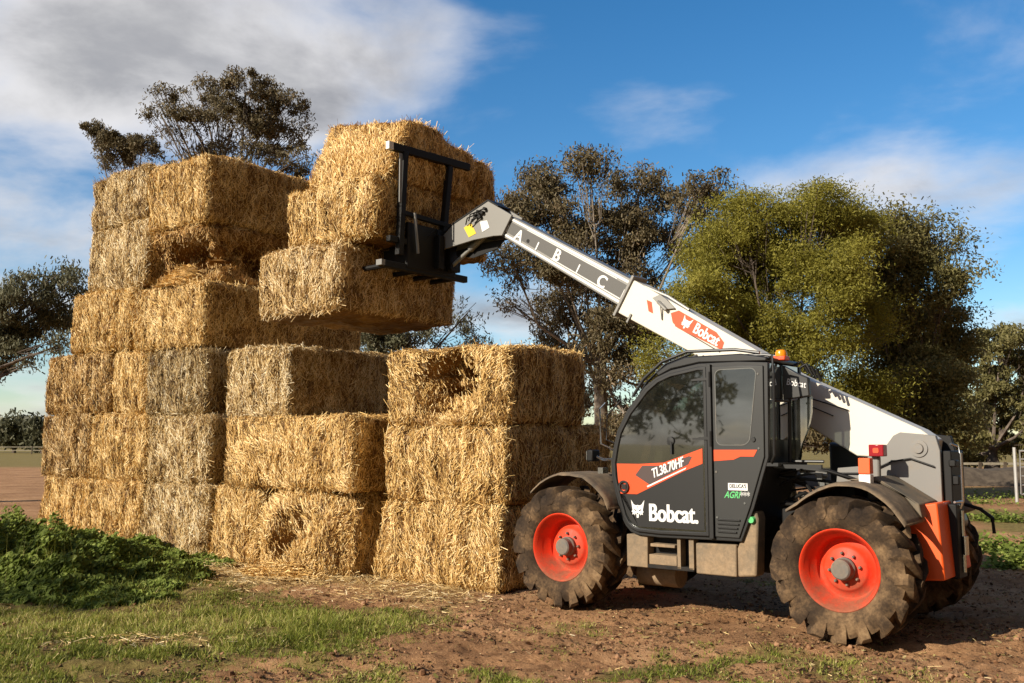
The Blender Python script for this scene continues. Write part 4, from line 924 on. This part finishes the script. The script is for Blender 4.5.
# ------------------------------------------------------------------ trees
def tree(name, label, base, clumps, nleaf, lsz, mat, bark, trunk_r=0.28, fork=0.35, seed=1, sub=16, spread=.42, droop=0.3, aspect=.32, group='trees behind the haystack and loader', mats=None, lean=None, crown_tone=0.5, hollow=0.15, subr=(0.32, 0.62), gap=-.22, tvar=.2):
    """clumps: (x, y, z, rx, rz) in world; limbs run from the trunk to every clump"""
    r_ = np.random.default_rng(seed * 77)
    root = empty(name, base); tag(root, label, 'tree', group)
    bx, by, bz = base
    cz = [c[2] for c in clumps]; top = sum(cz) / len(cz); cx = sum(c[0] for c in clumps) / len(clumps); cy = sum(c[1] for c in clumps) / len(clumps)
    fk = Vector((bx + (cx - bx) * .4, by + (cy - by) * .4, bz + (min(cz) - bz) * .80 + (top - min(cz)) * fork))
    tb = MB(); B = Vector(base)
    m1 = B.lerp(fk, .5) + Vector((r_.normal(0, .15), r_.normal(0, .15), 0))
    tb.tube([p - B for p in (B - Vector((0, 0, .2)), m1, fk)], [trunk_r * 1.25, trunk_r, trunk_r * .75], 10)
    Vs, Fs, T = [], [], []; off = 0; tot = sum(c[3] * c[3] * c[4] for c in clumps) ** 1.0
    for c in clumps:
        C = Vector(c[:3]); s0 = B.lerp(fk, r_.uniform(.75, 1)) if r_.random() < .5 else fk
        mid = s0.lerp(C, .5) + Vector((r_.normal(0, .25), r_.normal(0, .25), -.15 * (C - s0).length * .5))
        tb.tube([p - B for p in (s0, mid, C)], [trunk_r * .32, trunk_r * .18, trunk_r * .07], 6)
        k = max(5, int(sub * (c[3] * c[3] * c[4]) ** .36)); dirs = unit(r_.normal(0, 1, (k, 3))); q = r_.uniform(hollow, 1, k) ** .45
        q = q * r_.uniform(.75, 1.35, k); SCn = dirs * q[:, None] * np.array([c[3], c[3], c[4]]) + np.array(c[:3])
        w = (c[3] * c[3] * c[4]) / tot; nl = max(60, int(nleaf * w))
        for j in range(k):
            if j % 2 == 0:
                e_ = Vector(SCn[j]); m_ = mid.lerp(e_, .55) + Vector((0, 0, .12)); tb.tube([p - B for p in (C.lerp(mid, r_.uniform(0, .6)), m_, e_)], [trunk_r * .07, trunk_r * .045, .010], 5)
        rad = r_.uniform(*subr, k); idx = r_.integers(0, k, nl)
        L = SCn[idx] + r_.normal(0, 1, (nl, 3)).clip(-1.7, 1.7) * (rad[idx] * spread)[:, None] * np.array([1.15, 1.15, .8]); 
        D = unit(r_.normal(0, 1, (nl, 3)) + np.array([0, 0, -droop * 3])); Wd = unit(np.cross(D, r_.normal(0, 1, (nl, 3))))
        Ln = lsz * r_.uniform(.6, 1.4, nl)
        kp = fbm(L, 0.9, 3) + .25 * r_.normal(0, 1, nl) > gap; L, D, Wd, Ln, idx = L[kp], D[kp], Wd[kp], Ln[kp], idx[kp]; nl = len(L)
        v, f, tt = quads_on(L, D, Wd, Ln, Ln * aspect, (crown_tone + .12 * r_.normal(0, 1, k)[idx] + r_.normal(0, tvar, nl)).clip(0, 1))
        v = v - np.array(base)
        Vs.append(v); Fs.append(f + off); T.append(tt); off += len(v)
    tb.build('trunk', bark, root, ang=60)
    me = np_mesh('crown', np.concatenate(Vs), np.concatenate(Fs), False, {'tone': ('FACE', np.concatenate(T))})
    link_mesh('crown', me, mat, root)
    return root
def cl(px, py, Y, rx, rz, sc=1.0):
    """clump seen at px,py, at depth Y, radii given in picture px"""
    p = at(px, py, Y); k = Y / CAM_F; return (p.x, p.y, p.z, rx * k, rz * k)
def crown(spec, Y, seed, jit=1.8):
    r_ = random.Random(seed); return [cl(px, py, Y + r_.uniform(-jit, jit), rx, rz) for px, py, rx, rz in spec]

# reddish gum behind the boom
gum = [(590, 165, 20, 17), (545, 185, 24, 20), (640, 190, 34, 22), (700, 195, 30, 20), (520, 215, 26, 22), (575, 215, 30, 24), (635, 232, 34, 26), (690, 235, 30, 26), (512, 262, 26, 20), (560, 262, 30, 24), (615, 282, 32, 26),
       (505, 300, 18, 12), (555, 310, 26, 18), (600, 330, 30, 22), (650, 320, 30, 30), (560, 355, 24, 18), (620, 370, 30, 20), (655, 390, 22, 18), (600, 400, 26, 16), (632, 425, 22, 14)]
b0 = at(600, 458, 34); tree('gum_tree', 'tall reddish brown gum tree seen behind the raised boom', (b0.x, 34, 0), crown(gum, 34, 1), 150000, .105, M['gum'], M['palebark'], .26, .5, 1, 38, .50, .35, .34, gap=-.18)
b0 = at(573, 458, 37); tree('gum_tree', 'slim dark gum trunk and crown between the right bale pile and the cab', (b0.x, 37, 0), crown([(560, 285, 22, 20), (585, 240, 20, 20), (545, 330, 18, 14), (590, 320, 18, 18)], 37, 2), 14000, .11, M['gum'], M['bark'], .20, .3, 2, 16)
# yellow green wattle
wat = [(745, 225, 40, 30), (705, 255, 30, 30), (815, 210, 42, 26), (850, 235, 34, 30), (770, 265, 46, 34), (700, 300, 34, 30), (830, 275, 44, 34), (750, 320, 44, 34), (800, 335, 46, 34), (690, 335, 24, 20), (725, 350, 34, 24), (860, 320, 34, 34), (655, 355, 20, 18), (800, 390, 50, 30), (850, 400, 44, 30), (740, 385, 34, 24)]
b0 = at(790, 462, 27); tree('wattle_tree', 'bushy yellow green wattle directly above the cab roof', (b0.x, 27, 0), crown(wat, 27, 3, 1.5), 400000, .062, M['wattle'], M['bark'], .20, .45, 3, 70, .52, .1, .34, subr=(.18, .62), hollow=.05, tvar=.13, gap=-.30)
# grey green tree right of it
grn = [(870, 225, 26, 16), (905, 222, 28, 18), (935, 245, 28, 22), (900, 265, 34, 28), (945, 285, 26, 26), (880, 300, 36, 30), (930, 325, 36, 32), (955, 350, 22, 24), (890, 350, 40, 34), (930, 385, 36, 32), (880, 405, 44, 30), (915, 430, 44, 24), (950, 425, 24, 22)]
b0 = at(915, 462, 30); tree('broadleaf_tree', 'dark olive tree with a grey green top, right of the wattle', (b0.x, 30, 0), crown(grn, 30, 4, 1.5), 180000, .088, M['olive'], M['bark'], .22, .45, 4, 44, .52, .15, .38, hollow=.05, subr=(.2, .7))
# background trees at the right edge
bk = [(1002, 342, 24, 16), (1030, 355, 24, 22), (985, 360, 30, 20), (1010, 385, 26, 20), (970, 395, 30, 24), (1000, 415, 34, 22), (965, 430, 28, 22), (1035, 420, 26, 24), (1000, 448, 36, 14), (960, 455, 26, 12)]
b0 = at(990, 460, 48); tree('gum_tree', 'brown green tree at the right edge above the white gate', (b0.x, 48, 0), crown(bk, 48, 5, 2.5), 60000, .17, M['olive'], M['bark'], .35, .2, 5, 20, .4)
b0 = at(1050, 460, 56); tree('gum_tree', 'pale gum cut off by the right edge of the picture', (b0.x, 56, 0), crown([(1045, 370, 24, 22), (1030, 410, 22, 22), (1062, 400, 26, 30), (1040, 440, 30, 16)], 56, 6, 2), 20000, .18, M['gumgrey'], M['palebark'], .35, .2, 6, 18, .4)
b0 = at(700, 462, 60); tree('gum_tree', 'low dark tree glimpsed under the wattle behind the cab', (b0.x, 60, 0), crown([(640, 425, 34, 20), (700, 420, 40, 26), (770, 425, 40, 26), (830, 430, 40, 24), (600, 440, 30, 12)], 60, 7, 2), 40000, .24, M['gum'], M['bark'], .3, .2, 7, 20, .45)
# tree behind the top of the wall
bt = [(165, 95, 16, 11), (200, 92, 22, 14), (245, 90, 24, 14), (280, 105, 24, 16), (190, 120, 22, 16), (235, 125, 28, 18), (280, 140, 26, 18), (160, 112, 14, 10), (215, 108, 20, 12), (262, 122, 22, 14), (178, 140, 20, 12), (210, 150, 28, 14), (255, 160, 30, 14), (180, 168, 20, 14), (225, 178, 30, 16), (285, 175, 22, 14), (295, 160, 18, 12)]
b0 = at(235, 462, 27); tree('gum_tree', 'open crowned gum rising behind the top of the straw wall', (b0.x, 27, 0), crown(bt, 27, 8, 1.2), 60000, .075, M['gum'], M['bark'], .20, .75, 8, 40, .36, gap=-.10, subr=(.14, .48), hollow=.3)
b0 = at(120, 462, 29); tree('gum_tree', 'small gum branch cluster left of the wall top', (b0.x, 29, 0), crown([(95, 132, 15, 7), (118, 145, 20, 13), (142, 150, 16, 12), (120, 165, 20, 9), (150, 255, 12, 10)], 29, 9, .8), 19000, .075, M['gum'], M['bark'], .13, .8, 9, 34, .36, gap=-.10, subr=(.14, .42), hollow=.3)
# drooping tree at the left edge
lf = [(60, 278, 24, 10), (30, 295, 28, 16), (70, 300, 18, 14), (5, 310, 26, 18), (45, 322, 28, 16), (-20, 330, 34, 26), (15, 345, 28, 16), (60, 345, 14, 12), (-10, 365, 26, 14), (20, 368, 14, 10), (-60, 300, 40, 40), (-90, 350, 40, 40)]
b0 = at(-190, 462, 26); tree('gum_tree', 'drooping grey green gum branches reaching in from the left edge', (b0.x, 26, 0), crown(lf, 26, 10, 1.0), 70000, .085, M['gumgrey'], M['bark'], .30, .2, 10, 22, .34, .6)
# trees seen through the gap under the lifted bales
b0 = at(400, 462, 33); tree('gum_tree', 'grey gum foliage in the gap below the lifted bales', (b0.x, 33, 0), crown([(370, 332, 26, 14), (410, 335, 28, 14), (448, 330, 24, 16), (470, 310, 14, 14), (385, 355, 30, 16), (440, 358, 30, 16), (478, 335, 12, 14)], 33, 11, 1.2), 36000, .095, M['gumgrey'], M['bark'], .22, .3, 11, 22, .36)
# far shrubs at the left horizon
for i, (px, py, rx, rz, Y, lb) in enumerate([(14, 428, 14, 13, 170, 'round dark shrub on the left horizon'), (42, 430, 9, 14, 165, 'dark shrub on the left horizon touching the straw wall'), (-30, 430, 20, 14, 180, 'wide dark shrub beyond the left edge of the field')]):
    b0 = at(px, 452, Y); tree('shrub', lb, (b0.x, Y, 0), [cl(px, py, Y, rx, rz), cl(px - rx * .6, py + 6, Y, rx * .6, rz * .6), cl(px + rx * .6, py + 5, Y, rx * .6, rz * .7), cl(px, py + 10, Y, rx, rz * .5)], 3500, .75, M['gumgrey'], M['bark'], .3, .2, 20 + i, 20, .7, group='shrubs on the left horizon', crown_tone=.2, subr=(.8, 1.4))
# tree behind the photographer whose reflection darkens the door glass
tree('gum_tree', 'broad gum standing out in the paddock left of the photographer', (-17, 4.0, 0), [(-17 + random.uniform(-2.5, 2.5), 4 + random.uniform(-2, 2), random.uniform(2.5, 7.5), 1.6, 1.2) for _ in range(12)], 12000, .2, M['gumgrey'], M['bark'], .3, .2, 31, 16)

# ------------------------------------------------------------------ fences, gate, far rails
def rail_fence(label, p0, p1, h, n, board=True, mat=None, group=None):
    root = empty('fence', p0); tag(root, label, 'fence', group); P0, P1 = Vector(p0), Vector(p1)
    for k in range(n + 1):
        q = (P1 - P0) * (k / n); p = MB(); p.box(q.x - .06, q.x + .06, q.y - .06, q.y + .06, -.1, h); p.build('post', mat or M['wood'], root)
    for z in ((h - .06, h * .5) if not board else (h - .06,)):
        p = MB(); d = P1 - P0; p.hexa([(0, 0, z - .06), (0, .05, z - .06), (d.x, d.y + .05, z - .06), (d.x, d.y, z - .06), (0, 0, z + .04), (0, .05, z + .04), (d.x, d.y + .05, z + .04), (d.x, d.y, z + .04)]); p.build('rail', M['paleboard'], root)
    if board:
        d = P1 - P0; p = MB(); p.hexa([(0, .07, 0), (0, .12, 0), (d.x, d.y + .12, 0), (d.x, d.y + .07, 0), (0, .07, h - .12), (0, .12, h - .12), (d.x, d.y + .12, h - .12), (d.x, d.y + .07, h - .12)]); p.build('boards', M['wood'], root)
    return root
bk_ = MB(); xs_ = np.linspace(9, 60, 60); prof_ = [(0, -.1), (1.0, .55), (1.8, .62), (3.2, -.1)]
hh_ = 1 + .25 * fbm(np.stack([xs_, xs_ * 0, xs_ * 0], 1), .5, 3)
bk_.raw([(x, 38 + y, z * (h if z > 0 else 1)) for x, h in zip(xs_, hh_) for y, z in prof_], [(i * 4 + k, i * 4 + 4 + k, i * 4 + 5 + k, i * 4 + 1 + k) for i in range(59) for k in range(3)])
tag(bk_.build('earth_bank', M['wood'], None), kind='structure')
a_ = at(930, 468, 42); c_ = at(1080, 468, 42)
rail_fence('thin pale rail fence above the earth bank, left of the white gate', (a_.x, 42, 0), (c_.x, 42, 0), .85, 6, False)
a_ = at(-60, 446, 150); c_ = at(60, 446, 150)
rail_fence('low pale rail across the far left paddock', (a_.x - 20, 150, 0), (c_.x + 30, 150, 0), 1.15, 12, False)
# gate at the right edge
gp = at(1017, 500, 27); gate = empty('gate', (gp.x, 27, 0)); tag(gate, 'white tubular metal gate at the right edge of the yard', 'gate')
p = MB(); p.tube([(0, 0, -.1), (0, 0, 1.55)], .045, 10); p.build('post', M['galv'], gate)
p = MB(); p.tube([(.14, 0, .25), (.14, 0, 1.45), (3.0, .3, 1.45), (3.0, .3, .25), (.14, 0, .25)], .03, 8); p.build('gate_frame', M['galv'], gate)
for z in (.5, .75, 1.0, 1.22):
    p = MB(); p.tube([(.14, 0, z), (3.0, .3, z)], .018, 8); p.build('gate_rail', M['galv'], gate)

# ------------------------------------------------------------------ ground cover
def gz_at(x, y): return ground_h(x, y)
def blades(name, label, X, Y, hgt, wid, mat, tone, seed, cat, lean=.5, extra_z=0):
    r_ = np.random.default_rng(seed); n = len(X); Z = gz_at(X, Y) + extra_z
    D = unit(np.stack([r_.normal(0, lean, n), r_.normal(0, lean, n), np.ones(n)], 1)); Wd = unit(np.stack([r_.normal(0, 1, n), r_.normal(0, 1, n), np.zeros(n)], 1))
    H = hgt * r_.uniform(.5, 1.4, n); P0 = np.stack([X, Y, Z - .005], 1); Wt = (wid * r_.uniform(.7, 1.3, n))[:, None]
    b_ = np.stack([r_.normal(0, .3, n), r_.normal(0, .3, n), -np.abs(r_.normal(0, .25, n))], 1)
    P1 = P0 + D * (H * .6)[:, None]; P2 = P1 + unit(D + b_ * 1.3) * (H * .45)[:, None]
    V = np.stack([P0 - Wd * Wt / 2, P0 + Wd * Wt / 2, P1 + Wd * Wt * .4, P1 - Wd * Wt * .4, P2 + Wd * Wt * .08, P2 - Wd * Wt * .08], 1).reshape(-1, 3)
    i = np.arange(n) * 6; Fq = np.concatenate([np.stack([i, i + 1, i + 2, i + 3], 1), np.stack([i + 3, i + 2, i + 4, i + 5], 1)])
    o = link_mesh(name, np_mesh(name, V, Fq, False, {'tone': ('FACE', np.concatenate([tone, tone]))}), mat); tag(o, label, cat, None, 'stuff'); return o
n = 420000
Y = 5.6 + 12.5 * rng.beta(1.1, 2.0, n); X = rng.uniform(-1, 1, n) * (Y * .58)
g = grassy(X, Y); P = np.stack([X, Y, np.zeros(n)], 1)
patch = 0.5 + 0.5 * fbm(P + 90, 3.2, 3)
keep = rng.uniform(0, 1, n) < np.clip((g - .10) * 1.1, 0, 1) * np.clip(patch * 2.2 - .45, 0.02, 1)
keep &= strawy(X, Y) < .45
X, Y = X[keep], Y[keep]; tone = (.50 + .25 * fbm(np.stack([X, Y, np.zeros(len(X))], 1), 1.1, 2) + rng.normal(0, .25, len(X))).clip(0, 1)
hg = .030 * np.exp(-((X + 2.6) / 1.6) ** 2 - ((Y - 9.2) / .8) ** 2) + .018 + .036 * np.clip(grassy(X, Y), 0, 1) + .035 * np.exp(-((X + 2.4) / 1.3) ** 2 - ((Y - 8.6) / .8) ** 2)
blades('grass', 'short yellow green grass over the red soil in the foreground', X, Y, hg, .007, M['grass'], tone, 5, 'grass', .7)
# clods of soil
n = 22000; Y = 5.6 + 9 * rng.beta(1.1, 1.8, n); X = rng.uniform(-1, 1, n) * Y * .58
g = grassy(X, Y); keep = rng.uniform(0, 1, n) < np.clip(1.0 - g * .9, .1, 1) * np.clip(.5 + fbm(np.stack([X, Y, np.zeros(n)], 1) + 44, 1.4, 3), .05, 1); X, Y = X[keep], Y[keep]; n = len(X)
S = rng.gamma(2.0, .0040, n).clip(.003, .028)
gr = (1 + 5 ** .5) / 2
octa = np.array([(-1, gr, 0), (1, gr, 0), (-1, -gr, 0), (1, -gr, 0), (0, -1, gr), (0, 1, gr), (0, -1, -gr), (0, 1, -gr), (gr, 0, -1), (gr, 0, 1), (-gr, 0, -1), (-gr, 0, 1)]) / 1.9
of = np.array([(0, 11, 5), (0, 5, 1), (0, 1, 7), (0, 7, 10), (0, 10, 11), (1, 5, 9), (5, 11, 4), (11, 10, 2), (10, 7, 6), (7, 1, 8), (3, 9, 4), (3, 4, 2), (3, 2, 6), (3, 6, 8), (3, 8, 9), (4, 9, 5), (2, 4, 11), (6, 2, 10), (8, 6, 7), (9, 8, 1)])
V = octa[None] * (S[:, None, None] * rng.uniform(.7, 1.3, (n, 12, 1))) ; th = rng.uniform(0, 6.28, n); c, s = np.cos(th)[:, None], np.sin(th)[:, None]
V = np.stack([V[..., 0] * c - V[..., 1] * s, V[..., 0] * s + V[..., 1] * c, V[..., 2]], -1) + np.stack([X, Y, ground_h(X, Y) + S * .25], 1)[:, None]
F3 = (np.arange(n)[:, None, None] * 12 + of[None]).reshape(-1, 3)
o = link_mesh('soil_clods', np_mesh('soil_clods', V.reshape(-1, 3), F3, False, {'tone': ('FACE', np.repeat(rng.uniform(0, 1, n), 20))}), M['soilbits']); tag(o, 'small clods of red soil scattered over the yard', 'soil', None, 'stuff')
# trampled leaves, bark and dung
n = 80000; Y = 5.6 + 11 * rng.beta(1.05, 1.9, n); X = rng.uniform(-1, 1, n) * Y * .58; k = rng.uniform(0, 1, n) < np.clip(.45 + .9 * fbm(np.stack([X, Y, X * 0], 1) + 21, 1.3, 4), .04, 1); X, Y = X[k], Y[k]; n = len(X)
D = unit(np.stack([rng.normal(0, 1, n), rng.normal(0, 1, n), rng.normal(0, .35, n)], 1)); Wd = unit(np.cross(D, np.array([0, 0, 1]) + .5 * rng.normal(0, 1, (n, 3)))); Ln = rng.gamma(3, .007, n).clip(.006, .06)
v, f, tt = quads_on(np.stack([X, Y, ground_h(X, Y) + rng.uniform(.001, .012, n)], 1), D, Wd, Ln, Ln * rng.uniform(.2, .6, n), rng.uniform(0, 1, n) ** 1.3)
M['litter'] = leaf_mat('leaf_litter', [(0, (0.05, 0.028, 0.014)), (0.4, (0.18, 0.095, 0.045)), (0.75, (0.34, 0.21, 0.10)), (0.9, (0.26, 0.25, 0.07)), (1, (0.55, 0.42, 0.22))], 0.1, 0.9)
o = link_mesh('leaf_litter', np_mesh('leaf_litter', v, f, False, {'tone': ('FACE', tt)}), M['litter']); tag(o, 'brown trampled leaf and bark litter over the red soil', 'litter', None, 'stuff')
# straw litter
n = 120000; Y = rng.uniform(5.8, 17, n); X = rng.uniform(-9, 5, n); s = strawy(X, Y); keep = rng.uniform(0, 1, n) < s * 1.6 + .008; X, Y = X[keep], Y[keep]; n = len(X)
D = unit(np.stack([rng.normal(0, 1, n), rng.normal(0, 1, n), rng.normal(0, .18, n)], 1)); Wd = unit(np.cross(D, np.array([0, 0, 1]) + .6 * rng.normal(0, 1, (n, 3))))
v, f, tt = quads_on(np.stack([X, Y, ground_h(X, Y) + rng.uniform(.004, .03, n) + .05 * strawy(X, Y)], 1), D, Wd, rng.gamma(4, .018, n), rng.uniform(.003, .007, n), (.6 + rng.normal(0, .2, n)).clip(0, 1))
o = link_mesh('straw_litter', np_mesh('straw_litter', v, f, False, {'tone': ('FACE', tt)}), M['straw']); tag(o, 'loose straw littering the soil along the foot of the wall', 'straw', None, 'stuff')
# dark green broadleaf weeds, left
def weed_h(X, Y):
    """height of the weed bank"""
    P0 = np.stack([X, Y, np.zeros_like(X)], 1); wob = .55 * fbm(P0 + 7, 1.1, 3); k = np.clip((-3.15 - X - .25 * (Y - 10) + wob) / 2.6, 0, 1) ** .8; front = np.clip((Y - 10.25 + wob * .8) / 1.5, 0, 1) ** .8; back = np.clip((15.2 - Y) / 1.2, 0, 1)
    P = np.stack([X, Y, np.zeros_like(X)], 1)
    return k * front * back * np.clip(.47 + .20 * fbm(P, 1.2, 3) + .34 * fbm(P + 4, 3.0, 3), .05, 1.3)
n = 190000; X = rng.uniform(-9.2, -2.0, n); Y = 9.6 + 5.8 * rng.beta(1, 1.5, n); h = weed_h(X, Y); k = h > .03; X, Y, h = X[k], Y[k], h[k]; n = len(X)
Z = ground_h(X, Y) + h * (1 - np.abs(rng.normal(0, .22, n))).clip(.02, 1.1)
Nn = unit(np.stack([rng.normal(-.42, .5, n), rng.normal(-.45, .5, n), np.ones(n) * .75], 1)); A = unit(np.cross(Nn, rng.normal(0, 1, (n, 3)))); B = np.cross(Nn, A)
S = (rng.gamma(3.2, .0056, n).clip(.008, .05) * (1 + .4 * fbm(np.stack([X, Y, Z], 1), 2.0, 2)))[:, None]; C = np.stack([X, Y, Z], 1); an = np.linspace(0, 2 * math.pi, 6, endpoint=False)
V = np.stack([C + (A * math.cos(t) + B * math.sin(t)) * S + Nn * S * (.25 * math.cos(2 * t)) for t in an], 1)
me = np_mesh('weeds', V.reshape(-1, 3), np.arange(n * 6).reshape(-1, 6), False, {'tone': ('FACE', (.45 + rng.normal(0, .22, n)).clip(0, 1))})
o = link_mesh('weeds', me, M['weed']); tag(o, 'bank of dark green broadleaf weeds in front of the wall at the left', 'weeds', None, 'stuff')
n = 26000; X = rng.uniform(-9.2, -1.6, n); Y = 9.2 + 5.8 * rng.beta(1, 1.6, n); h = weed_h(X, Y); k = (h > .02) & (fbm(np.stack([X, Y, h], 1) + 12, 1.6, 3) > .0); X, Y, h = X[k], Y[k], h[k]
blades('tall_grass', 'tall thin grass stems growing through the broadleaf weeds', X, Y, h * .9 + .09, .006, M['grass'], rng.normal(.45, .2, len(X)).clip(0, 1), 61, 'grass', .35)
# weed patches far right and behind
n = 4500; cs_ = [(7.5, 15.2, .7, .5), (6.9, 13.4, .35, .3), (12.2, 27, 2.2, .8), (16, 30, 2.2, .8), (10.5, 21, .8, .4)]; idx = rng.integers(0, len(cs_), n); cc = np.array(cs_)[idx]
X = cc[:, 0] + rng.normal(0, .5, n) * cc[:, 2]; Y = cc[:, 1] + rng.normal(0, .5, n) * cc[:, 3]; Z = ground_h(X, Y) + np.abs(rng.normal(0, .10, n)); Nn = unit(np.stack([rng.normal(0, .5, n), rng.normal(-.2, .5, n), np.ones(n)], 1)); A = unit(np.cross(Nn, rng.normal(0, 1, (n, 3)))); B = np.cross(Nn, A)
S = rng.uniform(.015, .04, n)[:, None]; C = np.stack([X, Y, Z], 1); V = np.stack([C + (A * math.cos(t) + B * math.sin(t)) * S for t in an], 1)
o = link_mesh('weeds', np_mesh('weeds', V.reshape(-1, 3), np.arange(n * 6).reshape(-1, 6), False, {'tone': ('FACE', (.5 + rng.normal(0, .2, n)).clip(0, 1))}), M['weed']); tag(o, 'patches of green weeds on the red soil right of the telehandler', 'weeds', None, 'stuff')
